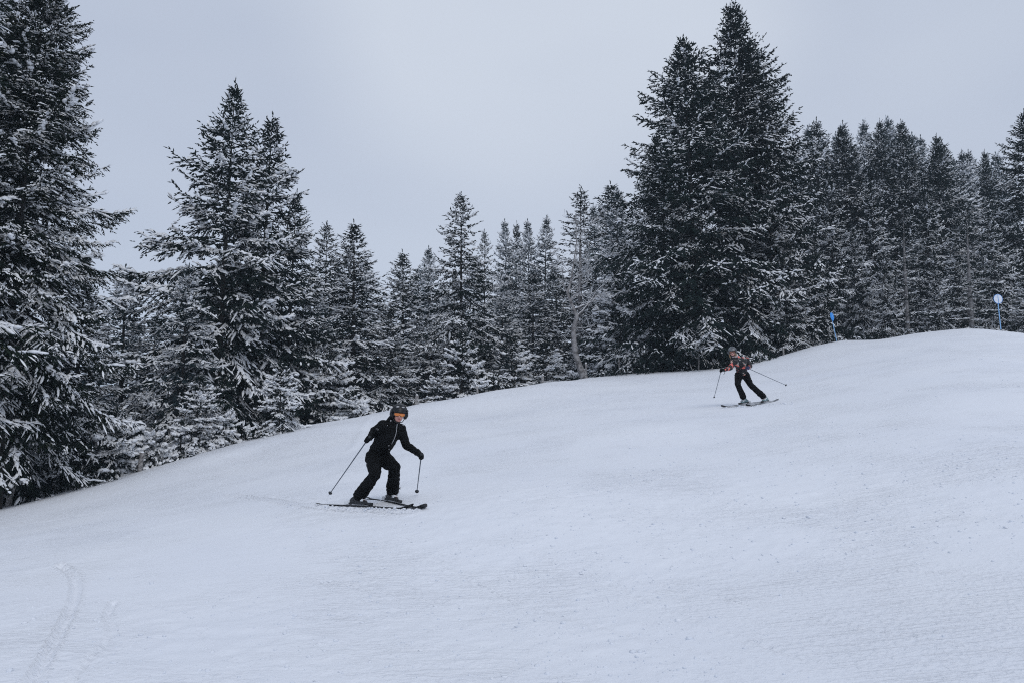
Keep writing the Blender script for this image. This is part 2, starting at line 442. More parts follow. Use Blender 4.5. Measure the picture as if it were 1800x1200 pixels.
def spruce_mesh(name, seed, H, R, whorl=.36, per=6, e_top=.85, e_bot=-.15, droop=.5, up=.55, zmin=.03, sp=.12, ssp=.10, shoot=(.13, .26), rad=.021,
                hang=.35, power=.85, snow=.6, snow_top=.2, pads=.35, ragged=.22, gap=.25, bare=0.0, lat=.42, heavy=1.0, tops=1, padsize=1.0, spire=.5, spw=.09, psc=1.0):
    """a spruce: (trunk mesh, crown mesh, snow mesh), base at the origin"""
    rng = np.random.default_rng(seed)
    SE = []
    E = []                      # shoots: p, d, len, rad, snowprob
    S_pads = []
    dead = MB()
    axes = MB()
    bend = rng.normal(0, .012 * H, 2)
    def trunk_at(z): return np.array([bend[0] * (z / H) ** 2, bend[1] * (z / H) ** 2, z])
    levels = []
    z = zmin * H
    while z < H * .985:
        levels.append(z); t = 1 - z / H
        z += whorl * (.8 + .4 * rng.random()) * (.40 + .75 * min(1, t * 2.2))
    ph = rng.uniform(0, 6.28, 8)
    for z in levels:
        t = 1 - z / H
        nb = max(3, int(round(per * (.8 + .4 * rng.random()))))
        a0 = rng.uniform(0, 6.28); lev = rng.normal(0, .07); zl = z
        for k in range(nb):
            z = zl + rng.normal(0, whorl * .16)
            az = a0 + 2 * math.pi * k / nb + rng.normal(0, .22)
            cl = 1 + gap * (math.sin(2 * az + ph[0] + z * 1.1) * .5 + math.sin(3 * az + ph[1] - z * .7) * .5)
            if rng.random() < gap * .35 and t > .08: continue
            prof = min(1, (t / .80)) ** power * (1 - spire * math.exp(-t / spw)) if t < .8 else 1 - .25 * ((t - .8) / .2) ** 2
            L = R * prof * cl * (1 - ragged * rng.random() + ragged * .35 * rng.random()) + .12
            if rng.random() < .05: L *= 1.10
            e0 = e_bot + (e_top - e_bot) * (1 - t) ** 1.5 + rng.normal(0, .08) + lev
            if tops > 1 and t < .04: e0 = 1.2
            n = 14; s = np.linspace(0, 1, n)
            el = e0 - droop * (.35 + .65 * t) * np.sin(np.pi * np.minimum(1, s * 1.15) * .85) + up * s ** 3 * (.5 + t * .7)
            azs = az + np.cumsum(rng.normal(0, .035, n))
            dv = np.stack([np.cos(azs) * np.cos(el), np.sin(azs) * np.cos(el), np.sin(el)], -1)
            pts = trunk_at(z) + np.concatenate([[np.zeros(3)], np.cumsum(dv[:-1] * (L / (n - 1)), 0)])
            if bare > 0 and rng.random() < bare and t > .25:
                pp = pts[:9:2]
                dead.tube([tuple(p) for p in pp], [.018, .014, .011, .008, .004][:len(pp)], 4, False)
                for q in range(3):
                    b = pts[rng.integers(3, 8)]; d2 = unit(dv[4] + rng.normal(0, .6, 3))
                    dead.tube([tuple(b), tuple(b + d2 * .35)], [.008, .003], 3, False)
                if rng.random() < .75: 
                    S_pads += [(pts[4], dv[4], L * .2, .014, .014)]
                continue
            bs = rng.uniform(1.2, 2.1) if rng.random() < .52 else rng.uniform(.05, .55)      # how much snow this bough holds
            ps = (snow_top + (snow - snow_top) * min(1, t * 1.8)) * bs
            if t > .15:
                axes.tube([tuple(p) for p in pts[:11:2]], list(np.linspace(.012 + .006 * L, .006, 6)), 3, False)
            # the bough's own tip
            nj = max(3, int(L * .86 / sp)); sj = np.sort(rng.uniform(.14, .99, nj)); sj[-1] = 1.0
            fi = sj * (n - 1); i0 = np.minimum(fi.astype(int), n - 2); ff = (fi - i0)[:, None]
            pj = pts[i0] * (1 - ff) + pts[i0 + 1] * ff; T = dv[i0]
            N = unit(np.cross(T, UP))
            side = np.where(np.arange(nj) % 2 == 0, 1.0, -1.0)
            lj = np.clip(lat * L * (1.04 - sj) ** .75 * np.minimum(1, .25 + sj * 2.2), .10, .95) * rng.uniform(.55, 1.15, nj)
            phi = rng.uniform(.65, 1.05, nj); phi[-1] = 0
            d = unit(T * np.cos(phi)[:, None] + N * (side * np.sin(phi))[:, None] + UP * (-hang * rng.uniform(.1, 1.1, nj) * (.3 + .7 * t))[:, None])
            E.append((pj, d, lj, np.full(nj, rad * .9), np.full(nj, ps)))
            # snow lying along the bough and its side shoots
            nr = max(3, int(L * .8 / .11)); sr = rng.uniform(.28, .99, nr) * (n - 1); ir = np.minimum(sr.astype(int), n - 2); fr_ = (sr - ir)[:, None]
            SE.append((pts[ir] * (1 - fr_) + pts[ir + 1] * fr_ + UP * .02, unit(dv[ir] + rng.normal(0, .18, (nr, 3))), rng.uniform(.16, .30, nr), rng.uniform(.025, .055, nr), rng.uniform(.03, .07, nr), np.full(nr, ps * 1.25)))
            for q0, q1 in ((.15, .6), (.5, .95)):
                SE.append((pj + d * (lj * q0)[:, None] + UP * .012, d, lj * (q1 - q0) * rng.uniform(.7, 1.1, nj), rng.uniform(.018, .042, nj), rng.uniform(.02, .05, nj), np.full(nj, ps * .9)))
            nk = np.maximum(1, (lj / ssp).astype(int)); tot = nk.sum(); ri = np.repeat(np.arange(nj), nk)
            u = rng.uniform(.12, 1.0, tot)
            p2 = pj[ri] + d[ri] * (lj[ri] * u)[:, None]
            p2[:, 2] -= .10 * u ** 2 * lj[ri]
            N2 = unit(np.cross(d[ri], UP)); s2 = np.where(rng.random(tot) < .5, -1.0, 1.0); ph2 = rng.uniform(.2, 1.0, tot)
            d2 = unit(d[ri] * np.cos(ph2)[:, None] + N2 * (s2 * np.sin(ph2))[:, None] + UP * (rng.normal(-hang * .6 * (.3 + .7 * t), .25, tot))[:, None])
            l2 = rng.uniform(shoot[0], shoot[1], tot) * (1.1 - .35 * u)
            E.append((p2, d2, l2, np.full(tot, rad) * rng.uniform(.75, 1.2, tot), np.full(tot, ps)))
            # short shoots along the bough itself
            na = max(2, int(L / .12)); fa = rng.uniform(.15, 1, na) * (n - 1); ia = np.minimum(fa.astype(int), n - 2); fr = (fa - ia)[:, None]
            pa = pts[ia] * (1 - fr) + pts[ia + 1] * fr
            da = unit(dv[ia] + rng.normal(0, .45, (na, 3)))
            E.append((pa, da, rng.uniform(.12, .22, na), np.full(na, rad * 1.1), np.full(na, ps)))
            if rng.random() < pads * bs * min(1, t * 2.0) and L > .5:
                for q in range(rng.integers(1, 4)):
                    ii = rng.integers(4, n - 1)
                    S_pads.append((pts[ii] + np.array([0, 0, .02]), dv[ii], padsize * rng.uniform(.10, .26) * min(1.4, .5 + L * .3), padsize * rng.uniform(.05, .12), padsize * rng.uniform(.03, .06)))
                    jj = rng.integers(0, nj)
                    S_pads.append((pj[jj] + d[jj] * lj[jj] * .5 + np.array([0, 0, .01]), d[jj], padsize * lj[jj] * rng.uniform(.3, .5), padsize * rng.uniform(.03, .07), padsize * .03))
    # leader
    tp = trunk_at(H * .965); nl = 14
    E.append((tp + np.stack([np.zeros(nl), np.zeros(nl), np.linspace(0, H * .05, nl)], -1), unit(rng.normal(0, .5, (nl, 3)) + UP * 1.0), rng.uniform(.12, .25, nl), np.full(nl, rad), np.full(nl, .1)))
    p = np.concatenate([e[0] for e in E]); d = np.concatenate([e[1] for e in E]); l = np.concatenate([e[2] for e in E]); r = np.concatenate([e[3] for e in E]); ps = np.concatenate([e[4] for e in E])
    m = len(p)
    a = unit(np.cross(d, UP + rng.normal(0, .01, (m, 3)))); b = np.cross(a, d)
    mid = p + d * (l * .42)[:, None]
    rr = r[:, None]
    V = np.stack([p, mid + b * rr, mid + a * rr * .95 - b * rr * .5, mid - a * rr * .95 - b * rr * .5, p + d * l[:, None]], 1)
    base = (np.arange(m) * 5)[:, None]
    Ft = np.concatenate([base + np.array(f) for f in ((0, 1, 2), (0, 2, 3), (0, 3, 1), (4, 2, 1), (4, 3, 2), (4, 1, 3))])
    V = V.reshape(-1, 3)
    if axes.V:
        av = np.array(axes.V); af = np.array(axes.F); tri = np.concatenate([af[:, [0, 1, 2]], af[:, [0, 2, 3]]]) + len(V)
        V = np.concatenate([V, av]); Ft = np.concatenate([Ft, tri])
    crown = np_mesh(name + '_crown', V, Ft)
    # snow
    horiz = np.sqrt(np.maximum(0, 1 - d[:, 2] ** 2))
    def clump(q):
        c1_ = vnoise(q[:, 0] * 1.5 + seed, q[:, 2] * 3.2 + q[:, 1] * .3, seed); c2_ = vnoise(q[:, 1] * 1.5 + seed, q[:, 2] * 3.2 - q[:, 0] * .3, seed + 1)
        return np.clip((c1_ * .5 + c2_ * .5 - .36) * 5.0, .03, 1.6)
    keep = rng.random(m) < ps * .42 * horiz * clump(p)
    kk = 1.0
    sp_, sdv, sl_, sw_, sh_, spr = [np.concatenate([e[i] for e in SE]) for i in range(6)]
    ks = rng.random(len(sp_)) < spr * np.sqrt(np.maximum(0, 1 - sdv[:, 2] ** 2)) * clump(sp_)
    sp_, sdv, sl_, sw_, sh_ = sp_[ks], sdv[ks], sl_[ks][:, None] * psc, sw_[ks][:, None] * psc, sh_[ks][:, None] * heavy * psc
    sa_ = unit(np.cross(sdv, UP + rng.normal(0, .02, sdv.shape)))
    j1 = rng.uniform(.25, .45, (len(sp_), 1)); j2 = rng.uniform(.6, .8, (len(sp_), 1)); u1, u2 = rng.uniform(.6, 1.2, (2, len(sp_), 1))
    RV = np.stack([sp_, sp_ + sdv * sl_ * j1 + sa_ * sw_ * u1, sp_ + sdv * sl_ * j2 + sa_ * sw_ * u2 * .8, sp_ + sdv * sl_, sp_ + sdv * sl_ * j2 - sa_ * sw_ * u1 * .8, sp_ + sdv * sl_ * j1 - sa_ * sw_ * u2,
                   sp_ + sdv * sl_ * j1 + UP * sh_ * u1, sp_ + sdv * sl_ * j2 + UP * sh_ * u2 * .85], 1).reshape(-1, 3)
    rb = (np.arange(len(sp_)) * 8)[:, None]
    RF = np.concatenate([rb + np.array(f) for f in ((0, 1, 6), (1, 2, 6), (2, 7, 6), (2, 3, 7), (3, 4, 7), (4, 6, 7), (4, 5, 6), (5, 0, 6))])
    pk, dk, lk, rk, ak = p[keep], d[keep], l[keep], r[keep], a[keep]
    mk = len(pk)
    h = (rng.uniform(.02, .06, mk) * heavy)[:, None]; wd = (rk * rng.uniform(1.1, 2.0, mk))[:, None]
    up_ = UP[None]
    s0 = rng.uniform(.05, .3, mk)[:, None]; s1 = rng.uniform(.6, .97, mk)[:, None]; lk = lk[:, None]
    SV = np.stack([pk + dk * lk * s0 + up_ * rk[:, None] * .3, pk + dk * lk * .45 + ak * wd, pk + dk * lk * s1, pk + dk * lk * .45 - ak * wd, pk + dk * lk * .40 + up_ * (h + rk[:, None]), ], 1).reshape(-1, 3)
    bs_ = (np.arange(mk) * 5)[:, None]
    SF = np.concatenate([bs_ + np.array(f) for f in ((0, 1, 4), (1, 2, 4), (2, 3, 4), (3, 0, 4))])
    vv, fv = [SV, RV], [SF, RF + len(SV)]; off = len(SV) + len(RV)
    for (c, dd, ln, wdt, ht) in S_pads:
        A_ = unit(np.cross(dd, UP)); B_ = np.cross(A_, dd)
        for g3 in range(3):
            q = ICO1_V * (1 + rng.uniform(-.15, .15, (len(ICO1_V), 1)))
            cc = c + dd * ln * (g3 - 1) * .55 * rng.uniform(.6, 1.2) + A_ * wdt * rng.normal(0, .45) - B_ * 0 + np.array([0, 0, -.02 * abs(g3 - 1)])
            k3 = rng.uniform(.65, 1.1)
            vv.append(cc + q[:, :1] * dd * ln * .48 * k3 + q[:, 1:2] * A_ * wdt * k3 + q[:, 2:] * B_ * ht * heavy * k3); fv.append(ICO1_F + off); off += len(q)
    snow_me = np_mesh(name + '_snow', np.concatenate(vv), np.concatenate(fv))
    # trunk
    zs = np.concatenate([[-.6], np.linspace(0, H * .99, 14)])
    tr = MB(); tr.tube([tuple(trunk_at(max(zz, 0)) + np.array([0, 0, min(zz, 0)])) for zz in zs], [max(.015, .0125 * H * (1 - max(zz, 0) / H) ** .9) * (1.25 if zz < .1 else 1) for zz in zs], 10)
    tr.V += []; o0 = len(tr.V); tr.V += dead.V; tr.F += [tuple(i + o0 for i in f) for f in dead.F]
    tm = bpy.data.meshes.new(name + '_trunk'); tm.from_pydata(tr.V, [], tr.F); tm.update()
    for pg in tm.polygons: pg.use_smooth = True
    return tm, crown, snow_me, H

PROTO = {}
def proto(key, fol, *a, **k):
    tm, cm, sm, H = spruce_mesh(key, *a, **k)
    tm.materials.append(M['grey_bark' if key == 'sparse' else 'bark']); cm.materials.append(M[fol]); sm.materials.append(M['snow'])
    PROTO[key] = (tm, cm, sm, H)
    return len(cm.polygons) + len(sm.polygons)
tri = 0
tri += proto('near', 'fol_near', 11, 19, 4.0, whorl=.42, per=12, sp=.085, ssp=.085, shoot=(.11, .23), rad=.021, snow=.62, snow_top=.24, pads=.75, droop=.7, hang=.9, ragged=.38, gap=.3, e_bot=-.35, power=.45, up=.6, padsize=1.3, lat=.5, zmin=.175, spire=.3, psc=1.2)
tri += proto('broad', 'fol', 12, 17, 6.0, whorl=.50, per=11, sp=.15, ssp=.13, shoot=(.17, .32), rad=.032, snow=1.0, snow_top=.0, pads=.7, droop=.6, up=.6, ragged=.38, gap=.35, power=.92, padsize=1.3, hang=.8, lat=.5, spire=.5, spw=.08, heavy=1.15, e_bot=-.35, psc=1.5)
tri += proto('dense', 'fol', 13, 18, 6.4, whorl=.50, per=11, sp=.16, ssp=.14, shoot=(.18, .33), rad=.034, snow=.48, snow_top=.0, pads=.3, e_top=.8, e_bot=-.2, droop=.6, up=.4, ragged=.28, gap=.3, power=.74, hang=.7, lat=.5, spire=.5, spw=.08, psc=1.2)
tri += proto('mid', 'fol', 14, 15, 4.2, whorl=.50, per=9, sp=.16, ssp=.14, shoot=(.17, .32), rad=.032, snow=1.0, snow_top=.14, pads=.6, ragged=.34, gap=.3, power=.85, hang=.8, lat=.5, padsize=1.2, heavy=1.1, spire=.5, e_bot=-.35, psc=1.35)
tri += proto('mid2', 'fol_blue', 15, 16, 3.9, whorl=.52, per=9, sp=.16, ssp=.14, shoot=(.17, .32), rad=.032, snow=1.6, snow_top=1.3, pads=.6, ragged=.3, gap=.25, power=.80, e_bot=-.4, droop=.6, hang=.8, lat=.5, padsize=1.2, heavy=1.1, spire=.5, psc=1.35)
tri += proto('open', 'fol', 16, 15, 5.0, whorl=.55, per=9, sp=.16, ssp=.14, shoot=(.17, .31), rad=.031, snow=.9, snow_top=.08, pads=.5, ragged=.42, gap=.4, power=.85, e_bot=-.35, e_top=.6, hang=.7, lat=.48, psc=1.3)
tri += proto('sparse', 'fol', 17, 14, 2.4, whorl=.46, per=7, sp=.13, ssp=.12, shoot=(.14, .26), rad=.026, snow=.7, snow_top=.12, pads=.2, ragged=.5, gap=.6, bare=.22, power=.6, e_top=.6, hang=.5)
tri += proto('young', 'fol', 18, 4.2, 1.5, whorl=.28, per=10, sp=.085, ssp=.08, shoot=(.10, .20), rad=.018, snow=1.4, snow_top=.9, pads=.9, ragged=.25, gap=.25, power=.9, e_bot=-.35, hang=.7, heavy=1.3, padsize=1.1, psc=1.15)
tri += proto('young2', 'fol', 19, 3.0, 1.6, whorl=.30, per=9, sp=.085, ssp=.08, shoot=(.11, .21), rad=.019, snow=1.6, snow_top=1.2, pads=1.4, ragged=.35, gap=.4, power=.8, e_bot=-.45, hang=.9, heavy=1.7, padsize=1.5, psc=1.4)
print('tree tris', tri)

def tree(key, px, apex_py, D, wide=1.0, rz=None, label=None, group=None, name='spruce_tree', sink=0.15, base_x=None, mats=None, tilt=0):
    tm, cm, sm, H = PROTO[key]
    x = (px - 900.0) / F * D
    top = at(px, apex_py, D); x = top.x
    z0 = gz(x, D) - sink
    s = (top.z - z0) / (H * 1.005)
    if rz is None: rz = (px * 37.7 + D * 11.3) % 6.283
    r = empty(name, (x, D, z0), rz, (s * wide, s * wide, s))
    r.rotation_euler = (tilt, 0, rz)
    tag(r, label, 'tree', group)
    link('trunk', tm, None, r); link('crown', cm, None, r); link('branch_snow', sm, None, r)
    return r

L = 'label'
T = [  # kind, x, apex y, distance, width, label
    ('near', -185, -300, 17.2, 1.0, 'huge dark spruce cut off by the left edge of the picture, trunk outside it'),
    ('near', 66, -35, 21.0, .92, 'tall dark spruce just inside the left edge, crown reaching out against the sky'),
    ('broad', 0, -60, 23.5, .80, 'dark spruce filling the gap between the two tallest trees at the left edge'),
    ('mid', 150, 470, 25, 1.1, 'snowy spruce half hidden behind the tall leftmost spruces'),
    ('broad', 408, 150, 32, .90, 'tallest broad snowy spruce on the left, its ragged spire above the black skier\'s side'),
    ('mid', 472, 203, 34, .98, 'second spire just right of the tallest left spruce'),
    ('mid', 516, 340, 35, .95, 'narrow spruce tucked against the right flank of the two tall left spires'),
    ('mid2', 228, 470, 31, 1.35, 'bluish snowy spruce left of the tallest left spire, below its low boughs'),
    ('mid2', 330, 470, 29, 1.3, 'snow loaded spruce standing before the tallest left spire'),
    ('open', 578, 395, 40, .9, 'left one of a twin pair of spruces in the gap behind the black skier'),
    ('mid', 627, 391, 38, 1.25, 'right one of a twin pair of spruces, directly above the black skier'),
    ('mid2', 560, 480, 36, 1.2, 'lower snowy spruce before the twin pair'),
    ('mid', 712, 443, 43, 1.2, 'pointed spruce between the twin pair and the loose crowned spruce'),
    ('mid2', 757, 436, 52, .95, 'distant grey blue spruce top beside the loose crowned spruce'),
    ('open', 813, 343, 41, 1.0, 'tall loose crowned spruce with sky between its upper boughs, mid picture'),
    ('open', 853, 408, 46, .6, 'thin spruce top touching the right of the loose crowned spruce'),
    ('mid', 690, 540, 38, 1.3, 'low bushy spruce behind the fence post right of the black skier'),
    ('broad', 800, 470, 40.5, .62, 'full snowy spruce wrapped around the foot of the loose crowned spruce'),
    ('mid2', 750, 545, 40, 1.3, 'snow flecked spruce at the foot of the loose crowned spruce'),
    ('mid2', 880, 500, 44, 1.3, 'snowy spruce between the loose crowned spruce and the crooked bare tree'),
    ('mid', 935, 480, 46, 1.3, 'spruce behind and left of the crooked bare tree'),
    ('mid2', 892, 391, 66, .8, 'hazy far spruce top, left one of the four close together mid picture'),
    ('mid', 905, 393, 70, .7, 'hazy far spruce top, second of the four close together mid picture'),
    ('mid2', 932, 391, 66, .85, 'hazy far spruce top, third of the four close together mid picture'),
    ('mid2', 955, 384, 64, .85, 'hazy far spruce top, rightmost and highest of the four close together mid picture'),
    ('sparse', 1016, 331, 46, 1.35, 'thin scruffy spruce with bare gaps, spire above the crooked bare tree'),
    ('mid2', 1048, 362, 62, .8, 'pale far spruce top just right of the scruffy spire'),
    ('mid2', 1080, 338, 50, 1.0, 'spruce against the left flank of the giant dark pair'),
    ('mid', 1045, 500, 45, 1.2, 'dim spruce behind the twigs of the crooked bare tree'),
    ('young', 1088, 475, 40.5, 1.15, 'young snow laden spruce left of the foot of the giant dark pair'),
    ('dense', 1208, 57, 39.5, .92, 'giant dark spruce, left and lower spire of the giant pair'),
    ('dense', 1165, 235, 39.0, .80, 'lower dark spruce spreading the left skirt of the giant pair'),
    ('dense', 1290, 19, 42.5, .80, 'giant dark spruce, right and highest spire of the giant pair'),
    ('dense', 1332, 66, 44, .70, 'dark spruce fused to the right side of the giant pair'),
    ('broad', 1350, 300, 41, .75, 'snowy boughed spruce filling the right foot of the giant pair'),
    ('mid', 1385, 420, 40, 1.1, 'snowy spruce behind and right of the patterned jacket skier'),
]
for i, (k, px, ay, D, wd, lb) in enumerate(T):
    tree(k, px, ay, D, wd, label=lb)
# the hillside wood on the right: each crown in view is a tree
R = [
    ('mid2', 1412, 228, 70, .9, 'pale far spruce top just right of the giant pair'),
    ('mid', 1430, 215, 62, 1.0, 'first clear spruce spire right of the giant pair'),
    ('dense', 1480, 222, 60, 0.62, 'dark spruce spire left of the palest far top in the right wood'),
    ('mid2', 1510, 218, 80, .85, 'palest grey blue far spruce top in the right wood'),
    ('mid2', 1488, 216, 78, .85, 'hazy far spruce top behind the dark spire in the right wood'),
    ('dense', 1538, 217, 62, 0.55, 'dark narrow spire left of the middle of the right wood'),
    ('mid2', 1556, 214, 76, .9, 'hazy thin top between two dark spires of the right wood'),
    ('dense', 1585, 219, 58, 0.66, 'dark blunt topped spruce at the middle of the right wood'),
    ('mid2', 1607, 240, 72, 1.0, 'hazy spruce top right of the dark blunt topped one'),
    ('dense', 1640, 238, 56, 0.62, 'dark spruce with upswept top, right of the middle of the right wood'),
    ('mid', 1660, 250, 60, 1.0, 'spruce stepping down right from the upswept dark one'),
    ('mid2', 1684, 272, 66, 1.0, 'bluish spruce at the dip in the right treeline'),
    ('mid2', 1705, 266, 74, .9, 'left hazy top in the dip before the right edge spruce'),
    ('dense', 1727, 266, 66, 0.5, 'middle dark top in the dip before the right edge spruce'),
    ('mid2', 1745, 272, 70, .9, 'right hazy top in the dip, beside the right edge spruce'),
    ('dense', 1792, 203, 48, .75, 'tall black green spruce at the right edge of the picture'),
    ('broad', 1455, 300, 52, .72, 'snow covered spruce mid slope behind the leaning blue marker'),
    ('broad', 1530, 320, 50, .74, 'snow covered spruce mid slope right of the leaning blue marker'),
    ('sparse', 1581, 362, 43, 1.5, 'thin grey spruce with a bare lower trunk, between the two piste markers'),
    ('broad', 1622, 330, 49, .76, 'snow covered spruce behind the thin grey one'),
    ('sparse', 1692, 365, 43, 1.6, 'thin grey spruce with dead lower boughs, left of the white disc marker'),
    ('broad', 1740, 370, 46, .72, 'snowy spruce behind the white disc marker'),
    ('broad', 1675, 410, 46, .66, 'short snowy spruce left behind the white disc marker'),
    ('broad', 1500, 400, 45, .62, 'full snowy spruce over the leaning blue marker'),
    ('broad', 1640, 440, 43, .6, 'full low spruce with layered snow at the crest, between the markers'),
    ('broad', 1430, 410, 43, .62, 'low snowy spruce left of the leaning blue marker'),
    ('broad', 1552, 440, 42.5, .62, 'low snow flecked spruce on the crest under the thin grey one'),
    ('mid', 1800, 470, 42, 1.1, 'low spruce at the right edge beside the white disc marker'),
]
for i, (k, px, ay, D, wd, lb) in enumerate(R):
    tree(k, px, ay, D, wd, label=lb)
B_ = [
    (1398, 262, 88), (1446, 246, 96), (1466, 236, 104), (1524, 232, 100), (1571, 228, 98), (1622, 244, 92), (1648, 262, 104), (1672, 284, 96), (1696, 296, 88), (1718, 288, 100), (1738, 296, 92), (1762, 284, 84), (1500, 250, 74), (1550, 262, 70), (1600, 280, 66), (1440, 290, 72)]
for i, (px, ay, D) in enumerate(B_):
    tree('mid2' if i % 3 else 'mid', px, ay, D, .8, label='hazy slender spruce high on the hillside behind the right wood', group='hazy spruces high on the hillside')
rr = random.Random(4)
# trees deeper in the wood that close the gaps between the trunks
for i in range(34):
    px = -150 + i * 62 + rr.uniform(-20, 20)
    D = rr.uniform(56, 74) if px > 330 else rr.uniform(40, 52)
    ay = 470 + rr.uniform(-20, 60) if px < 1050 else 330 + rr.uniform(-20, 60)
    if px < 330: ay = 545 + rr.uniform(0, 40)
    tree(rr.choice(['mid', 'mid2']), px, ay, D, rr.uniform(1.2, 1.5), label='dim spruce deep in the wood showing only through gaps between nearer crowns', group='dim spruces deep in the wood')
# young and snow-buried ones along the edge of the piste
Y = [
    ('young', 495, 636, 27.3, 1.15, 'small snowy spruce alone in a hollow by the piste edge, left of the black skier'),
    ('young2', 205, 722, 25.3, 1.25, 'small spruce bent under thick snow beside the second fence post'),
    ('young2', 268, 745, 25.9, 1.0, 'snow capped young spruce just right of the second fence post'),
    ('young', 350, 660, 26.9, 1.2, 'young snow heavy spruce below the tallest left spire'),
    ('young2', 395, 715, 27.3, 1.1, 'low snowed up spruce left of the lone small one in the hollow'),
    ('young2', 320, 740, 26.5, .95, 'low spruce bush buried in snow right of the snow capped young one'),
    ('young', 120, 690, 27.1, 1.2, 'young snowy spruce under the tall left edge spruce'),
    ('young2', 62, 815, 24.5, 1.3, 'lowest snow covered spruce bush right of the leaning first fence post'),
    ('young2', 110, 825, 24.7, 1.3, 'snow covered spruce bush between the first two fence posts'),
    ('young2', -5, 805, 24.4, 1.3, 'snow covered bush at the left edge behind the leaning first fence post'),
    ('young2', 620, 690, 33.8, 1.4, 'low snowy spruce bush just left of the black skier\'s helmet'),
    ('young', 585, 620, 35.3, 1.2, 'young snowy spruce at the foot of the twin pair'),
    ('young', 812, 585, 37.8, 1.25, 'snow tipped young spruce by the fence post mid picture'),
    ('young', 770, 640, 37.3, 1.2, 'small bushy spruce at the piste edge left of the mid picture fence posts'),
    ('young2', 1060, 628, 42.3, 1.1, 'low snow bush right of the crooked tree\'s foot'),
    ('young', 1125, 600, 41.3, 1.2, 'small snowy spruce in the shade under the giant pair\'s left skirt'),
    ('young', 1410, 540, 41.8, 1.1, 'young snowy spruce on the crest between the far skier and the leaning marker'),
    ('young', 1340, 570, 41.3, 1.1, 'young snowy spruce right behind the far skier\'s helmet'),
    ('young', 900, 590, 40.8, 1.3, 'bushy young spruce at the piste edge left of the crooked bare tree'),
    ('young', 960, 600, 41.3, 1.3, 'bushy young spruce at the crooked bare tree\'s left foot'),
]
for i, (k, px, ay, D, wd, lb) in enumerate(Y):
    tree(k, px, ay, D, wd, label=lb, name='young_spruce')

# the crooked bare tree
def bare_tree():
    D = 38.0
    pts = [(1028, 672), (1026, 660), (1019, 642), (1012, 620), (1009, 600), (1008, 580), (1013, 557), (1008, 545), (1002, 530), (997, 515), (1003, 497), (1006, 482), (1009, 460), (1014, 425), (1012, 385)]
    W_ = [at(x, y, D) for x, y in pts]
    for i, p in enumerate(W_): p.y += .25 * math.sin(i * .7)
    rads = [.27, .20, .165, .15, .14, .13, .105, .085, .075, .065, .055, .045, .035, .025, .012]
    base = Vector((W_[0].x, W_[0].y, gz(W_[0].x, W_[0].y) - .1))
    root = empty('bare_tree', base)
    tag(root, 'crooked bare tree with a pale snow dusted trunk beside a fence post', 'tree')
    mb = MB(); mb.tube([p - base for p in W_], rads, 12); mb.build('trunk', M['grey_bark'], root)
    br = MB(); sn = MB(); rg = random.Random(8)
    def limb(p, d, L_, r, depth):
        n = 6; ps = [p]; dd = d.normalized()
        for k in range(n):
            dd = (dd + Vector((rg.gauss(0, .18), rg.gauss(0, .18), rg.gauss(.03, .16)))).normalized()
            ps.append(ps[-1] + dd * L_ / n)
        rs = [max(.006, r * (1 - .85 * k / n)) for k in range(n + 1)]
        br.tube(ps, rs, 5 if depth == 0 else 3, False)
        if abs(dd.z) < .9:
            sn.tube([q + Vector((0, 0, rs[k] * .8 + .004)) for k, q in enumerate(ps)], [x * .75 + .004 for x in rs], 3, False)
        if depth < 2:
            for k in range(7 if depth == 0 else 4):
                q = ps[rg.randint(1, n)]
                dv = (dd + Vector((rg.gauss(0, .7), rg.gauss(0, .7), rg.gauss(.1, .5)))).normalized()
                limb(q, dv, L_ * rg.uniform(.3, .55), r * .45, depth + 1)
    # (index on the trunk, direction, length, radius)
    for i, d, l_, r_ in ((6, (-.8, .1, .9), 1.6, .07), (9, (-.8, 0, 1.0), 1.2, .06), (6, (.7, .2, .8), 2.6, .08), (7, (.9, -.2, .5), 2.2, .06), (9, (.8, .2, .6), 2.0, .06),
                         (10, (.9, 0, .7), 1.8, .05), (11, (-.7, .2, .7), 1.4, .04), (12, (.6, -.2, .9), 1.5, .04), (13, (-.3, 0, 1), 1.3, .03), (13, (.7, 0, .7), 1.4, .03),
                         (8, (.6, .5, 1.0), 2.4, .05), (5, (.9, .3, .3), 1.6, .05), (4, (-.9, .2, .2), 1.2, .03), (12, (1, 0, .15), 1.9, .03), (10, (.4, -.5, .8), 1.7, .04)):
        limb(W_[i] - base, Vector(d), l_ * 1.0, r_ * .5, 0)
    br.build('branches', M['grey_bark'], root); sn.build('branch_snow', M['snow'], root)
bare_tree()

# thin dead saplings at the piste edge under the giant pair
def sapling(px, by, ty, D, lb, seed):
    b = at(px, by, D); b.z = gz(b.x, D) - .1
    t_ = at(px + 1, ty, D)
    root = empty('sapling', b); tag(root, lb, 'sapling')
    rg = random.Random(seed); h = t_.z - b.z
    mb = MB(); ps = [Vector((0.02 * math.sin(k * 2.1 + seed), 0, h * k / 6)) for k in range(7)]
    mb.tube(ps, [.035 - .003 * k for k in range(7)], 6); mb.build('stem', M['grey_bark'], root)
    tw = MB()
    for k in range(7):
        q = ps[rg.randint(2, 6)]; a = rg.uniform(-.4, .4) + (0 if rg.random() < .5 else math.pi)
        dv = Vector((math.cos(a), math.sin(a), rg.uniform(-.2, .5)))
        tw.tube([q, q + dv * .25, q + dv * .5 + Vector((0, 0, -.06))], [.012, .009, .004], 4, False)
    tw.build('twigs', M['grey_bark'], root)
sapling(1162, 655, 617, 38.6, 'thin pale dead sapling left of the two closest posts under the giant pair', 1)
sapling(1209, 652, 612, 38.2, 'taller thin dead sapling just left of the fence post by the far skier', 2)

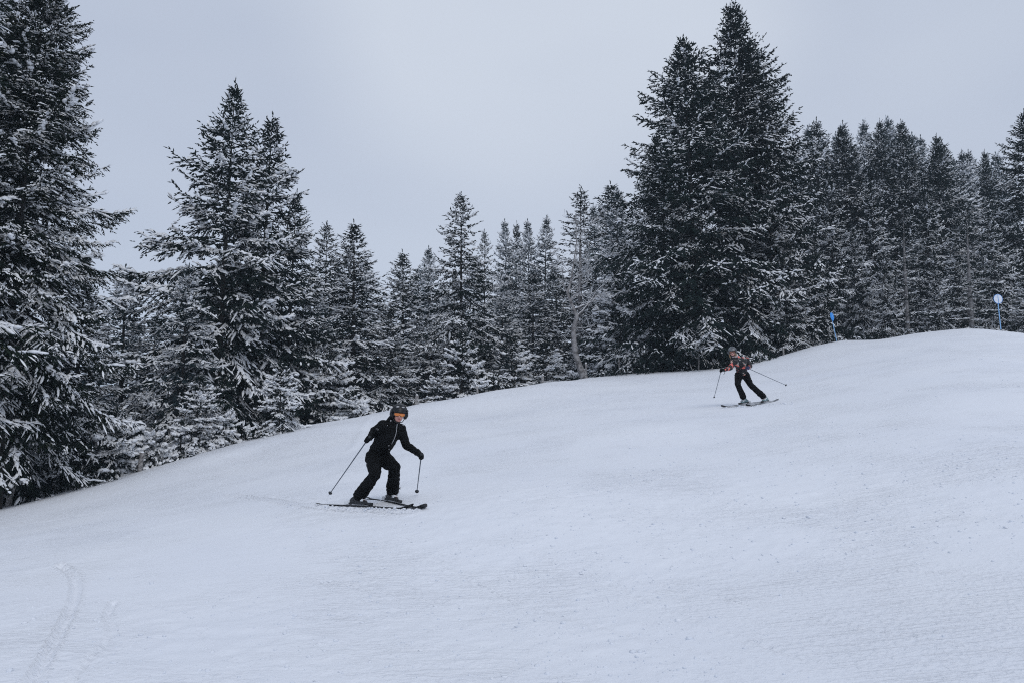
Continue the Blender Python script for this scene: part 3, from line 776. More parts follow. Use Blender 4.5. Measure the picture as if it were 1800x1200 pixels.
# ------------------------------------------------------------------ fence posts
def post(bx, by, tx, ty, D, wpx, lb, seed):
    b = at(bx, by, D); b.z = gz(b.x, D) - .15
    t_ = at(tx, ty, D)
    root = empty('fence_post', b); tag(root, lb, 'fence post', 'wooden posts along the piste edge')
    rg = random.Random(seed); r = wpx / F * D / 2
    top = t_ - b
    mb = MB(); n = 8
    ps = [top * (k / 5) + Vector((rg.gauss(0, .006), rg.gauss(0, .006), 0)) for k in range(6)]
    V, Fc = tube(ps, [r * rg.uniform(.93, 1.07) for _ in ps], 9)
    V = [v + Vector((rg.gauss(0, r * .06), rg.gauss(0, r * .06), 0)) for v in V]
    mb.add((V, Fc)); mb.build('timber', M['post_wood'], root)
    sc = MB(); sc.tube([top + Vector((0, 0, -.005)), top + Vector((0, 0, .02)), top + Vector((0.01, 0, .045))], [r * 1.05, r * .95, r * .35], 9); sc.build('snow_cap', M['snow'], root)
for i, p_ in enumerate([
    (13, 886, 25, 843, 22.0, 10, 'leaning grey fence post at the far left edge, nearest of the row'),
    (245, 829, 250, 795, 25.1, 7.5, 'short grey fence post beside the snow bent small spruce'),
    (730, 713, 733, 694, 32.0, 5, 'short fence post just right of the black skier\'s helmet'),
    (840, 694, 838, 678, 34.0, 4, 'small fence post below the snow tipped young spruce'),
    (953, 675, 954, 659, 36.0, 4.5, 'fence post left of the crooked bare tree'),
    (1029, 668, 1030, 638, 37.4, 3.6, 'fence post standing right against the crooked bare tree'),
    (1090, 660, 1088, 629, 37.9, 3.2, 'fence post right of the crooked bare tree, below a young snowy spruce'),
    (1228, 652, 1228, 627, 37.2, 3, 'slim fence post in the dark under the giant pair'),
    (1377, 626, 1377, 611, 37.2, 3.4, 'short fence post on the slope right of the far skier'),
]): post(*p_, i)

# ------------------------------------------------------------------ piste markers
def m_plain(name, c, rough=.5, spec=.4, metal=0.0, bump=0):
    return noise_mat(name, tuple(x * .9 for x in c), tuple(min(1, x * 1.08) for x in c), 12, rough, bump, 60, spec=spec) if metal == 0 else metal_mat(name, c, rough)
def metal_mat(name, c, rough):
    m = noise_mat(name, tuple(x * .85 for x in c), c, 20, rough, 0, spec=.5); m.node_tree.nodes['Principled BSDF'].inputs['Metallic'].default_value = .85; return m
M['marker_blue'] = m_plain('marker_blue', (.03, .30, .85))
M['marker_white'] = m_plain('marker_white', (.72, .76, .84))
M['marker_pole'] = m_plain('marker_pole_blue', (.26, .50, .82))
M['dark_plastic'] = m_plain('dark_plastic', (.02, .022, .025))
def marker(bx, by, cx, cy, D, rpx, face, disc_mat, lb, yaw):
    b = at(bx, by, D); b.z = gz(b.x, D) - .2
    c = at(cx, cy, D); root = empty('piste_marker', b); tag(root, lb, 'piste marker')
    ax = (c - b); d = ax.normalized(); r = rpx / F * D
    mb = MB(); mb.tube([Vector((0, 0, 0)), ax * .12, ax * .5, ax + d * r * .95], .022, 8); mb.build('pole', M['marker_pole'], root)
    f = MB(); f.tube([Vector((0, 0, 0)), ax * .14], .032, 8); f.build('pole_foot', M['dark_plastic'], root)
    # disc: axis mostly towards the viewer, turned by yaw
    nrm = Vector((math.sin(yaw), -math.cos(yaw), 0)); nrm = (nrm - d * nrm.dot(d)).normalized(); s_ = d.cross(nrm)
    q = ax + nrm * .028
    def disc(rr_, th, off, name, mat):
        mb = MB(); V, Fc = [], []
        N_ = 32
        for o_ in (off, off + th):
            for k in range(N_):
                a = 2 * math.pi * k / N_; V.append(q + nrm * o_ + (s_ * math.cos(a) + d * math.sin(a)) * rr_)
        Fc += [(k, (k + 1) % N_, N_ + (k + 1) % N_, N_ + k) for k in range(N_)] + [tuple(range(N_))[::-1], tuple(N_ + k for k in range(N_))]
        mb.add((V, Fc)); return mb.build(name, mat, root, smooth=False)
    disc(r, .012, 0, 'disc', disc_mat)
    rim = MB(); rp = [q + nrm * .006 + (s_ * math.cos(2 * math.pi * k / 32) + d * math.sin(2 * math.pi * k / 32)) * r for k in range(33)]
    rim.tube(rp, .011, 5, False); rim.build('disc_rim', M['marker_blue'], root)
    st = MB(); st.tube([q + nrm * .02 - d * r * .9, q + nrm * .02 + d * r * .92], .014, 6); st.build('disc_stay', M['marker_pole'], root)
marker(1472, 602, 1461.5, 557, 37.8, 7.2, 1, M['marker_blue'], 'leaning blue disc marker on a thin pole at the crest edge', .8)
marker(1760, 584, 1753.5, 526, 35.8, 8.2, 1, M['marker_white'], 'white disc marker with blue rim on a pole at the right crest', .1)

# ------------------------------------------------------------------ skiers
M['black_cloth'] = noise_mat('black_ski_cloth', (.002, .0023, .0027), (.006, .0066, .0075), 6, .8, .35, 22, spec=.12, dist=.012)
M['black_helmet'] = noise_mat('black_helmet', (.004, .005, .006), (.012, .013, .015), 8, .38, 0, spec=.35)
M['skin'] = noise_mat('skin', (.50, .24, .20), (.62, .34, .28), 14, .5, .1, 80, spec=.3)
M['lips'] = m_plain('lips', (.30, .07, .07))
M['lens'] = noise_mat('orange_goggle_lens', (.62, .17, .03), (.74, .27, .06), 9, .15, 0, spec=.6)
M['lens_dark'] = noise_mat('brown_goggle_lens', (.10, .035, .02), (.26, .09, .05), 9, .15, 0, spec=.6)
M['zip'] = m_plain('silver_zip', (.45, .45, .46), .35)
M['light_plastic'] = m_plain('light_boot_plastic', (.72, .74, .76), .3)
M['teal_boot'] = m_plain('teal_grey_boot', (.16, .25, .27), .4)
M['yellow'] = m_plain('yellow_tag', (.62, .58, .16))
M['blue_bit'] = m_plain('blue_strap', (.03, .08, .2))
M['pole_metal'] = m_plain('ski_pole_grey', (.10, .12, .15), .4)
M['ski_black'] = noise_mat('ski_top_black', (.008, .009, .01), (.02, .022, .024), 6, .35, 0, spec=.5)
M['ski_white'] = m_plain('ski_white', (.6, .62, .64), .35)
M['hair'] = noise_mat('blond_hair', (.22, .13, .07), (.40, .26, .15), 30, .6, .4, 60)
M['navy'] = m_plain('navy_glove', (.015, .03, .10), .7)
def camo():
    m, t, b = new_mat('patterned_jacket'); Lk = t.links
    tcn = t.nodes.new('ShaderNodeTexCoord'); v = t.nodes.new('ShaderNodeTexVoronoi'); v.inputs['Scale'].default_value = 15
    n = t.nodes.new('ShaderNodeTexNoise'); n.inputs['Scale'].default_value = 6; ad = t.nodes.new('ShaderNodeVectorMath'); ad.operation = 'MULTIPLY_ADD'
    Lk.new(tcn.outputs['Object'], n.inputs[0]); Lk.new(n.outputs['Color'], ad.inputs[0]); ad.inputs[1].default_value = (.25, .25, .25); Lk.new(tcn.outputs['Object'], ad.inputs[2])
    Lk.new(ad.outputs[0], v.inputs[0])
    sp = t.nodes.new('ShaderNodeSeparateColor'); Lk.new(v.outputs['Color'], sp.inputs[0])
    r = t.nodes.new('ShaderNodeValToRGB'); r.color_ramp.interpolation = 'CONSTANT'
    el = r.color_ramp.elements; el[0].color = (.010, .010, .012, 1); el[0].position = 0; el[1].position = .60; el[1].color = (.78, .17, .14, 1)
    for p, c in ((.77, (.030, .026, .026, 1)), (.85, (.60, .42, .36, 1)), (.91, (.10, .085, .085, 1)), (.965, (.40, .40, .38, 1))):
        e = el.new(p); e.color = c
    Lk.new(sp.outputs[0], r.inputs[0]); Lk.new(r.outputs[0], b.inputs['Base Color']); b.inputs['Roughness'].default_value = .75
    return m
M['camo'] = camo()

def capsule_hull(caps, grow=0.0):
    """joined convex capsules -> raw mesh"""
    me = bpy.data.meshes.new('tmp'); out = bmesh.new()
    for c in caps:
        if len(c) == 3: pts = [(c[0], c[1], c[2])]   # ellipsoid: centre, radii, matrix
        bm = bmesh.new()
        if len(c) == 4:
            p0, r0, p1, r1 = c
            for p, r in ((p0, r0), (p1, r1)):
                bmesh.ops.create_icosphere(bm, subdivisions=2, radius=r + grow, matrix=Matrix.Translation(p))
            bmesh.ops.convex_hull(bm, input=list(bm.verts))
            loose = [v for v in bm.verts if not v.link_faces]
            bmesh.ops.delete(bm, geom=loose, context='VERTS')
            # drop interior faces of the source spheres
            bm2 = bmesh.new()
            vs_ = [v.co.copy() for v in bm.verts]
            for q in vs_: bm2.verts.new(q)
            res = bmesh.ops.convex_hull(bm2, input=list(bm2.verts))
            junk = list({g_ for g_ in res['geom_interior'] if isinstance(g_, bmesh.types.BMVert)})
            if junk: bmesh.ops.delete(bm2, geom=junk, context='VERTS')
            bm.free(); bm = bm2
        else:
            ctr, rad, Rm = c
            bmesh.ops.create_icosphere(bm, subdivisions=3, radius=1)
            Mx = Matrix.Translation(ctr) @ Rm.to_4x4() @ Matrix.Diagonal((rad[0] + grow, rad[1] + grow, rad[2] + grow, 1))
            bmesh.ops.transform(bm, matrix=Mx, verts=bm.verts)
        tmp = bpy.data.meshes.new('t'); bm.to_mesh(tmp); bm.free(); out.from_mesh(tmp); bpy.data.meshes.remove(tmp)
    out.to_mesh(me); out.free(); return me

def fuse(name, caps, mat, parent, vox=.011, smooth=6, grow=0.0, wrinkle=0.0, wscale=9, seed=0, cut=None):
    me = capsule_hull(caps, grow)
    o = bpy.data.objects.new('tmp', me); COL.objects.link(o)
    md = o.modifiers.new('r', 'REMESH'); md.mode = 'VOXEL'; md.voxel_size = vox; md.use_smooth_shade = True
    if smooth:
        ms = o.modifiers.new('s', 'SMOOTH'); ms.factor = .5; ms.iterations = smooth
    dg = bpy.context.evaluated_depsgraph_get()
    res = bpy.data.meshes.new_from_object(o.evaluated_get(dg)); bpy.data.objects.remove(o); res.name = name
    if wrinkle > 0:
        from mathutils import noise as mn
        nrm = [v.normal.copy() for v in res.vertices]
        for v, nn in zip(res.vertices, nrm):
            c = v.co * wscale; k = mn.noise(Vector((c.x, c.y, c.z * 2.2)) + Vector((seed, 0, 0)), noise_basis='PERLIN_ORIGINAL')
            v.co += nn * wrinkle * (abs(k) * 2 - .5)
    if cut is not None:
        bm = bmesh.new(); bm.from_mesh(res)
        bmesh.ops.bisect_plane(bm, geom=list(bm.verts) + list(bm.edges) + list(bm.faces), plane_co=cut[0], plane_no=cut[1], clear_outer=True)
        bm.to_mesh(res); bm.free()
    res.materials.clear(); res.materials.append(mat)
    for p in res.polygons: p.use_smooth = True
    return link(name, res, None, parent)

def frame(f, up=Vector((0, 0, 1))):
    """matrix whose columns are right, forward, up"""
    f = f.normalized(); r = f.cross(up).normalized(); u = r.cross(f).normalized()
    return Matrix((r, f, u)).transposed()

def hand_caps(wrist, fore, grip_dir, out):
    """a fist closed round a pole grip: palm, four curled fingers, a thumb. fore = towards the knuckles, grip_dir = along the pole (up), out = back of the hand"""
    f = fore.normalized(); g_ = (grip_dir - f * grip_dir.dot(f) * .3).normalized(); o = f.cross(g_).normalized()
    if o.dot(out) < 0: o = -o
    c = []
    palm0 = wrist + f * .01; palm1 = wrist + f * .075 + o * .012
    for k in (-1.1, -.35, .4, 1.1):
        c.append((palm0 + g_ * k * .016, .019, palm1 + g_ * k * .021, .0165))
    for k, ln in zip((-1.55, -.52, .52, 1.5), (.84, .97, 1.05, .93)):
        kn = palm1 + g_ * k * .0215; a = kn + f * .036 * ln - o * .006; b = a - o * .034 * ln + f * .002; e = b - f * .030 * ln - o * .004
        c += [(kn, .0125, a, .0115), (a, .0115, b, .0108), (b, .0108, e, .0095)]
    th0 = wrist + f * .025 + g_ * .03 - o * .008; th1 = th0 + f * .032 + g_ * .014 - o * .022; th2 = th1 + f * .024 - o * .018 - g_ * .006
    c += [(th0, .015, th1, .0135), (th1, .0135, th2, .0115)]
    return c, palm1 + f * .018 - o * .022

def head_caps(c, Rm, s=1.0):
    X, Y_, Z_ = Rm.col[0], Rm.col[1], Rm.col[2]
    L_ = lambda x, y, z: c + (X * x + Y_ * y + Z_ * z) * s
    I = Rm
    return [(L_(0, -.01, .03), (.076 * s, .094 * s, .088 * s), I), (L_(0, .035, -.045), (.056 * s, .052 * s, .062 * s), I), (L_(0, .060, -.088), (.022 * s, .018 * s, .018 * s), I),
            (L_(0, .088, -.004), .010 * s, L_(0, .110, -.030), .0135 * s), (L_(-.012, .095, -.034), .008 * s, L_(.012, .095, -.034), .008 * s),
            (L_(-.030, .062, -.020), .024 * s, L_(-.034, .05, -.045), .018 * s), (L_(.030, .062, -.020), .024 * s, L_(.034, .05, -.045), .018 * s),
            (L_(-.018, .084, -.060), .008 * s, L_(.018, .084, -.060), .008 * s), (L_(-.03, .082, .022), .012 * s, L_(.03, .082, .022), .012 * s),
            (L_(-.079, -.005, -.01), .013 * s, L_(-.080, -.008, .018), .013 * s), (L_(.079, -.005, -.01), .013 * s, L_(.080, -.008, .018), .013 * s)]

def head_gear(root, c, Rm, s, lens, helmet_mat, vents=True):
    X, Y_, Z_ = Rm.col[0], Rm.col[1], Rm.col[2]
    L_ = lambda x, y, z: c + (X * x + Y_ * y + Z_ * z) * s
    # helmet shell: ellipsoid trimmed at brim height, ear pads, peak
    bm = bmesh.new(); bmesh.ops.create_uvsphere(bm, u_segments=36, v_segments=22, radius=1)
    dele = []
    for v in bm.verts:
        x, y, z = v.co
        lim = .18 if y > .25 else (.18 - (.25 - y) * .85 if y > -.6 else -.55)
        if z < lim - .02: 
            v.co.z = lim - .02; v.co.x = x * (.985 + 0); v.co.y = y
            k = math.sqrt(max(1e-6, 1 - (lim - .02) ** 2)); h_ = math.hypot(x, y)
            if h_ > 1e-6 and h_ < k: v.co.x = x / h_ * min(k, h_ + .25 * (k - h_)); v.co.y = y / h_ * min(k, h_ + .25 * (k - h_))
    for v in bm.verts: v.co = L_(v.co.x * .112, -.012 + v.co.y * .132, .022 + v.co.z * .118)
    bmesh.ops.recalc_face_normals(bm, faces=bm.faces)
    me = bpy.data.meshes.new('helmet'); bm.to_mesh(me); bm.free()
    for p in me.polygons: p.use_smooth = True
    h = link('helmet', me, helmet_mat, root)
    ear = MB()
    for sx in (-1, 1):
        ear.tube([L_(sx * .094, -.015, .03), L_(sx * .098, -.01, -.02), L_(sx * .085, .005, -.065)], [.030 * s, .034 * s, .022 * s], 12)
    ear.build('ear_pad', helmet_mat, h)
    st = MB(); st.tube([L_(-.084, .01, -.06), L_(-.055, .045, -.105), L_(0, .065, -.122), L_(.055, .045, -.105), L_(.084, .01, -.06)], .006 * s, 6); st.build('chin_strap', M['dark_plastic'], h)
    br = MB(); br.tube([L_(.103 * math.sin(a), -.012 + .128 * math.cos(a) + .004, .038) for a in [(-1.1 + 2.2 * k / 12) for k in range(13)]], .008 * s, 6); br.build('brim', helmet_mat, h)
    if vents:
        for sx in (-1, 1):
            for row, (zz, yy) in enumerate(((.104, .078),)):
                v_ = MB(); Mx = Matrix.Translation(L_(sx * .036, yy, zz)) @ frame((Y_ * .8 + Z_ * .75)).to_4x4(); v_.box(Mx, .036 * s, .014 * s, .014 * s); v_.build('vent', M['zip'], h, smooth=False)
    # goggles: curved frame, lens, strap
    def arc(r, z0, z1, n=16, a1=.95, yo=-.01, rx=1.0):
        V, Fc = [], []
        for k in range(n + 1):
            a = -a1 + 2 * a1 * k / n; notch = .016 * math.exp(-(a / .16) ** 2)
            zl = z0 + notch + .010 * (abs(a) / a1) ** 4; zh = z1 - .010 * (abs(a) / a1) ** 4
            for z in (zl, zh):
                V.append(L_(r * rx * math.sin(a), yo + r * 1.12 * math.cos(a), z))
        for k in range(n): Fc.append((2 * k, 2 * k + 1, 2 * k + 3, 2 * k + 2))
        return V, Fc
    go = empty('goggles', (0, 0, 0)); go.parent = root
    fr = MB(); V0, F0 = arc(.094, -.028, .030); V1, _ = arc(.104, -.028, .030)
    n2 = len(V0); fr.add((V0 + V1, [f[::-1] for f in F0] + [tuple(i + n2 for i in f) for f in F0] + [(2 * k, 2 * k + 2, n2 + 2 * k + 2, n2 + 2 * k) for k in range(16)] + [(2 * k + 1, n2 + 2 * k + 1, n2 + 2 * k + 3, 2 * k + 3) for k in range(16)]
        + [(0, n2, n2 + 1, 1), (32, 33, n2 + 33, n2 + 32)])); fr.build('goggle_frame', M['dark_plastic'], go)
    le = MB(); Va, Fa = arc(.1075, -.020, .022, a1=.72); Vb, _ = arc(.1045, -.020, .022, a1=.72)
    le.add((Va + Vb, Fa + [tuple(i + n2 for i in f)[::-1] for f in Fa])); le.build('goggle_lens', lens, go)
    sp_ = MB(); sp_.tube([L_(.116 * math.sin(a), -.012 + .134 * math.cos(a), .025 + .015 * abs(a) / 3) for a in [(.95 + (2 * math.pi - 1.9) * k / 20) for k in range(21)]], .011 * s, 5, False); sp_.build('goggle_strap', M['dark_plastic'], go)
    lp = MB(); lp.tube([L_(-.020, .088, -.060), L_(0, .0945, -.058), L_(.020, .088, -.060)], [.003 * s, .006 * s, .003 * s], 8); lp.build('mouth', M['lips'], root)

def boot(root, ankle, cuff_dir, fwd, up, shell, trim, s=1.0):
    """ski boot: ankle joint position, direction up the shin, ski direction, ski up"""
    f = fwd.normalized(); u = up.normalized()
    sole = ankle - u * .085
    caps = [(sole - f * .10 + u * .035, .038, sole + f * .10 + u * .030, .040), (sole + f * .10 + u * .028, .040, sole + f * .155 + u * .022, .032), (sole - f * .09 + u * .05, .042, ankle + u * .0, .058),
            (ankle - f * .015, .056, ankle + cuff_dir.normalized() * .17, .066), (sole + f * .02 + u * .05, .045, ankle + f * .03, .055)]
    bt = empty('ski_boot', (0, 0, 0)); bt.parent = root
    fuse('shell', caps, shell, bt, vox=.010, smooth=2)
    so = MB(); Rm = frame(f, u); so.box(Matrix.Translation(sole + f * .02 + u * .004) @ Rm.to_4x4(), .068, .31, .022); so.build('sole', M['dark_plastic'], bt, smooth=False, bevel=.004)
    r_ = Rm.col[0]; bu = MB()
    for (q, wd_) in ((sole + f * .11 + u * .066, .085), (sole + f * .055 + u * .092, .10), (ankle + f * .055 + u * .055, .12), (ankle + f * .06 + u * .115, .13)):
        bu.box(Matrix.Translation(q) @ Rm.to_4x4(), wd_, .030, .022)
        for sx in (-1, 1): bu.box(Matrix.Translation(q + r_ * sx * wd_ * .48 - u * .012) @ Rm.to_4x4(), .016, .045, .034)
    bu.build('buckles', trim, bt, smooth=False, bevel=.003)

def ski(tail, tip, tilt, lb, root_name='ski', base_h=.012, white=False, boot_at=.47, flex=.0):
    Ld = tip - tail; L_ = Ld.length; f = Ld.normalized(); r = f.cross(Vector((0, 0, 1))).normalized(); u = r.cross(f)
    r2 = (r * math.cos(tilt) + u * math.sin(tilt)); u2 = r2.cross(f) * (1 if r2.cross(f).z > 0 else -1)
    root = empty('ski', tail); tag(root, lb, 'ski')
    n = 40; V, Fc = [], []; top = []
    for k in range(n + 1):
        t_ = k / n
        wd = .034 + .028 * abs(t_ - .42) ** 1.3 * 2.2
        if t_ > .93: wd *= math.sqrt(max(.02, 1 - ((t_ - .93) / .072) ** 2))
        if t_ < .02: wd *= .8
        h = .065 * max(0, (t_ - .88) / .12) ** 1.8 + .015 * max(0, (.06 - t_) / .06) ** 2 - flex * math.sin(math.pi * t_)
        th = .006 + .010 * math.exp(-((t_ - .47) / .25) ** 2)
        c = f * L_ * t_ + Vector((0, 0, 1)) * (h + base_h)
        V += [c - r2 * wd, c + r2 * wd, c + r2 * wd * .93 + u2 * th, c - r2 * wd * .93 + u2 * th]
        top.append((c + u2 * th, wd))
    for k in range(n):
        a = 4 * k; Fc += [(a, a + 1, a + 5, a + 4), (a + 1, a + 2, a + 6, a + 5), (a + 2, a + 3, a + 7, a + 6), (a + 3, a, a + 4, a + 7)]
    Fc += [(0, 3, 2, 1), (4 * n, 4 * n + 1, 4 * n + 2, 4 * n + 3)]
    mb = MB(); mb.add((V, Fc)); mb.build('ski_body', M['ski_black'], root, smooth=False)
    if white:
        st = MB(); vv, ff = [], []
        ks = list(range(22, 35))
        for k in ks:
            c, wd = top[k]; vv += [c - r2 * wd * .6 + u2 * .002, c + r2 * wd * .6 + u2 * .002]
        ff = [(2 * i, 2 * i + 1, 2 * i + 3, 2 * i + 2) for i in range(len(ks) - 1)]
        st.add((vv, ff)); st.build('white_stripe', M['ski_white'], root, smooth=False)
    kb = int(boot_at * n); cb, _ = top[kb]
    Rm = frame(f, u2).to_4x4()
    toe = MB(); toe.box(Matrix.Translation(cb + f * .205 + u2 * .022) @ Rm, .062, .075, .040); toe.box(Matrix.Translation(cb + f * .17 + u2 * .03) @ Rm, .07, .03, .025); toe.build('toe_binding', M['dark_plastic'], root, smooth=False, bevel=.006)
    he = MB(); he.box(Matrix.Translation(cb - f * .20 + u2 * .026) @ Rm, .060, .10, .045); he.box(Matrix.Translation(cb - f * .175 + u2 * .058) @ Rm, .05, .03, .03); he.build('heel_binding', M['light_plastic'], root, smooth=False, bevel=.006)
    sole_pt = tail + cb + u2 * .016
    return sole_pt, f, u2

def pole(grip, tip, lb, strap_dir=None):
    root = empty('ski_pole', tip); tag(root, lb, 'ski pole')
    d = (grip - tip).normalized(); L_ = (grip - tip).length
    s_ = MB(); s_.tube([d * .03, d * L_ * .5, d * (L_ - .02)], [.006, .0075, .0085], 8); s_.build('shaft', M['pole_metal'], root)
    g_ = MB(); g_.tube([d * (L_ - .06), d * (L_ - .04), d * (L_ + .03), d * (L_ + .065), d * (L_ + .08)], [.012, .017, .0155, .020, .012], 10); g_.build('grip', M['dark_plastic'], root)
    b_ = MB(); o = d.orthogonal().normalized()
    b_.tube([d * .055, d * .062, d * .074], [.022, .030, .010], 12)
    b_.build('basket', M['dark_plastic'], root)
    t_ = MB(); t_.tube([Vector((0, 0, 0)), d * .035], [.002, .006], 6); t_.build('tip', M['zip'], root)
    if strap_dir is not None:
        st = MB(); a = d * (L_ + .06); st.tube([a, a + strap_dir * .06 + Vector((0, 0, -.06)), a + strap_dir * .075 + Vector((0, 0, -.13)), a + strap_dir * .04 + Vector((0, 0, -.16))], .006, 5); st.build('strap', M['dark_plastic'], root)

def c1(x, y, D): return at(540 + x / 4.8, 680 + y / 4.8, D)
def c2(x, y, D): return at(1230 + x / 8.571, 590 + y / 8.571, D)

def g_at(px, py, D, up=0.0):
    p = at(px, py, D); return Vector((p.x, p.y, gz(p.x, p.y) + up))

def zipper(root, pts, n_off, mat, name='zip'):
    z = MB(); z.tube([p + n_off for p in pts], .0045, 5); z.build(name, mat, root)

# ---- the near skier, all in black
def skier_one():
    root = empty('person', g_at(660, 888, 10.5)); base = root.location.copy()
    tag(root, 'person in a black ski suit and black helmet with orange goggles, crouched in a turn', 'person')
    Lc = lambda v: v - base
    # skis first: they rest on the snow
    sA, fA, uA = ski(g_at(558, 888, 10.95), g_at(726, 897, 10.02), math.radians(10), 'black ski under the black skier\'s nearer boot, longest in view')
    sB, fB, uB = ski(g_at(644, 878, 11.25), g_at(749, 893, 9.90), math.radians(14), 'black ski with a white stripe under the black skier\'s farther boot', white=True)
    anA = sA + uA * .085 - fA * .03; anB = sB + uB * .085 - fB * .03
    kR, kL = c1(572, 735, 10.30), c1(738, 672, 10.42)
    hR, hL = c1(562, 590, 10.62), c1(632, 592, 10.74)
    pel = c1(596, 570, 10.68); wai = c1(628, 500, 10.62); che = c1(692, 385, 10.50); nec = c1(738, 305, 10.44)
    sR, sL = c1(640, 322, 10.36), c1(787, 350, 10.56)
    eR, wR = c1(562, 372, 10.60), c1(534, 418, 10.38)
    eL, wL = c1(838, 492, 10.50), c1(940, 556, 10.24)
    tipR = at(577.5, 870, 11.05); tipL = at(732.5, 866, 11.12)
    hd = c1(776, 222, 10.36)
    look = (Vector((0.22, -1, -.20))).normalized(); Rm = frame(look, Vector((.10, 0, 1)))
    capR, gripR = hand_caps(wR, Vector((-.30, -.75, -.30)), (wR - tipR), Vector((-1, 0, .2)))
    capL, gripL = hand_caps(wL, (wL - eL).normalized() + Vector((0, 0, -.15)), (wL - tipL), Vector((0.3, -.5, .8)))
    shR = (kR - anA).normalized(); shL = (kL - anB).normalized()
    legR = [(hR, .100, kR, .060), (kR, .060, anA + shR * .12, .045)]; legL = [(hL, .100, kL, .060), (kL, .060, anB + shL * .12, .045)]
    body = [(pel, .125, wai, .115), (wai, .115, che, .130), (che, .125, nec, .070), (sR, .060, sL, .060), (che, .10, sR, .062), (che, .10, sL, .062), (nec, .052, hd - Rm.col[2] * .06, .050),
            (sR, .055, eR, .042), (eR, .042, wR, .030), (sL, .055, eL, .042), (eL, .042, wL, .030), (hR, .11, hL, .11)] + legR + legL \
        + [(anA + shR * .12, .045, anA, .038), (anA, .036, anA + fA * .12 - uA * .045, .026), (anB + shL * .12, .045, anB, .038), (anB, .036, anB + fB * .12 - uB * .045, .026)] + capR + capL + head_caps(hd, Rm)
    sh = lambda caps: [tuple(Lc(x) if isinstance(x, Vector) else x for x in c) for c in caps]
    fuse('body', sh(body), M['skin'], root, vox=.009, smooth=2)
    top = [(wai + (pel - wai) * .85, .150, wai, .145), (wai, .145, che, .160), (che, .155, c1(718, 335, 10.44), .115), (sR, .075, sL, .072), (che, .125, sR, .085), (che, .125, sL, .080),
           (sR, .080, eR, .062), (eR, .062, wR, .046), (sL, .078, (sL + eL) / 2, .068), ((sL + eL) / 2, .066, eL, .060), (eL, .060, wL, .044),
           (c1(716, 330, 10.46), .085, c1(752, 292, 10.40), .062), (c1(700, 300, 10.50), .075, c1(738, 252, 10.46), .075)]
    jk = fuse('jacket', sh(top), M['black_cloth'], root, vox=.012, smooth=4, wrinkle=.009, wscale=7, seed=3)
    pants = [(pel, .150, (pel + wai) / 2, .140), (hR, .125, hL, .125), (hR, .128, (hR + kR) / 2, .105), ((hR + kR) / 2, .105, kR, .082), (kR, .080, anA + shR * .07 + (anA - kR).normalized() * 0, .098),
             (hL, .128, (hL + kL) / 2, .108), ((hL + kL) / 2, .108, kL, .084), (kL, .082, anB + shL * .075, .096)]
    fuse('trousers', sh(pants), M['black_cloth'], root, vox=.012, smooth=4, wrinkle=.010, wscale=7, seed=9)
    for nm, cp in (('glove', capR), ('glove', capL)):
        wv = wR if cp is capR else wL; ev = eR if cp is capR else eL
        fuse(nm, sh(cp + [(wv, .036, wv + (ev - wv).normalized() * .05, .046)]), M['black_cloth'], root, vox=.006, smooth=1, grow=.006)
    boot(root, Lc(anA), shR, fA, uA, M['dark_plastic'], M['light_plastic']); boot(root, Lc(anB), shL, fB, uB, M['dark_plastic'], M['light_plastic'])
    tg = MB(); tg.box(Matrix.Translation(Lc(anA) + shR * .06 - fA * .065) @ frame(fA).to_4x4(), .05, .02, .05); tg.box(Matrix.Translation(Lc(anB) + shL * .09 - fB * .07) @ frame(fB).to_4x4(), .05, .02, .05); tg.build('boot_tab', M['yellow'], root, smooth=False, bevel=.004)
    head_gear(root, Lc(hd), Rm, 1.0, M['lens'], M['black_helmet'])
    # zip down the front, collar studs, arm badge
    from mathutils.bvhtree import BVHTree as B
    bv = B.FromPolygons([v.co for v in jk.data.vertices], [tuple(p.vertices) for p in jk.data.polygons])
    def surf(x, y, D=9.9, off=.003):
        p = Lc(c1(x, y, D)); d = (Lc(c1(x, y, 12)) - p).normalized(); h = bv.ray_cast(p, d)
        return h[0] - d * off if h[0] else p + d * .5
    zp = [surf(x, y) for x, y in ((760, 308), (756, 335), (753, 365), (748, 395), (738, 425), (726, 452), (712, 478))]
    z = MB(); z.tube(zp, .0045, 5); z.build('zip', M['zip'], root)
    for (x, y, r_) in ((706, 282, .009), (808, 320, .009), (677, 322, .004), (690, 492, .006), (690, 522, .006)):
        s_ = MB(); p = surf(x, y); s_.box(Matrix.Translation(p), r_ * 2, r_, r_ * 2); s_.build('stud', M['zip'], root, bevel=r_ * .3)
    bd = MB(); bd.tube([surf(578, 352), surf(590, 348), surf(602, 354), surf(596, 364)], .0035, 5); bd.build('arm_badge', M['zip'], root)
    pole(gripR, tipR, 'grey ski pole trailing on the left of the black skier'); pole(gripL, tipL, 'grey ski pole hanging from the black skier\'s outstretched hand')
skier_one()

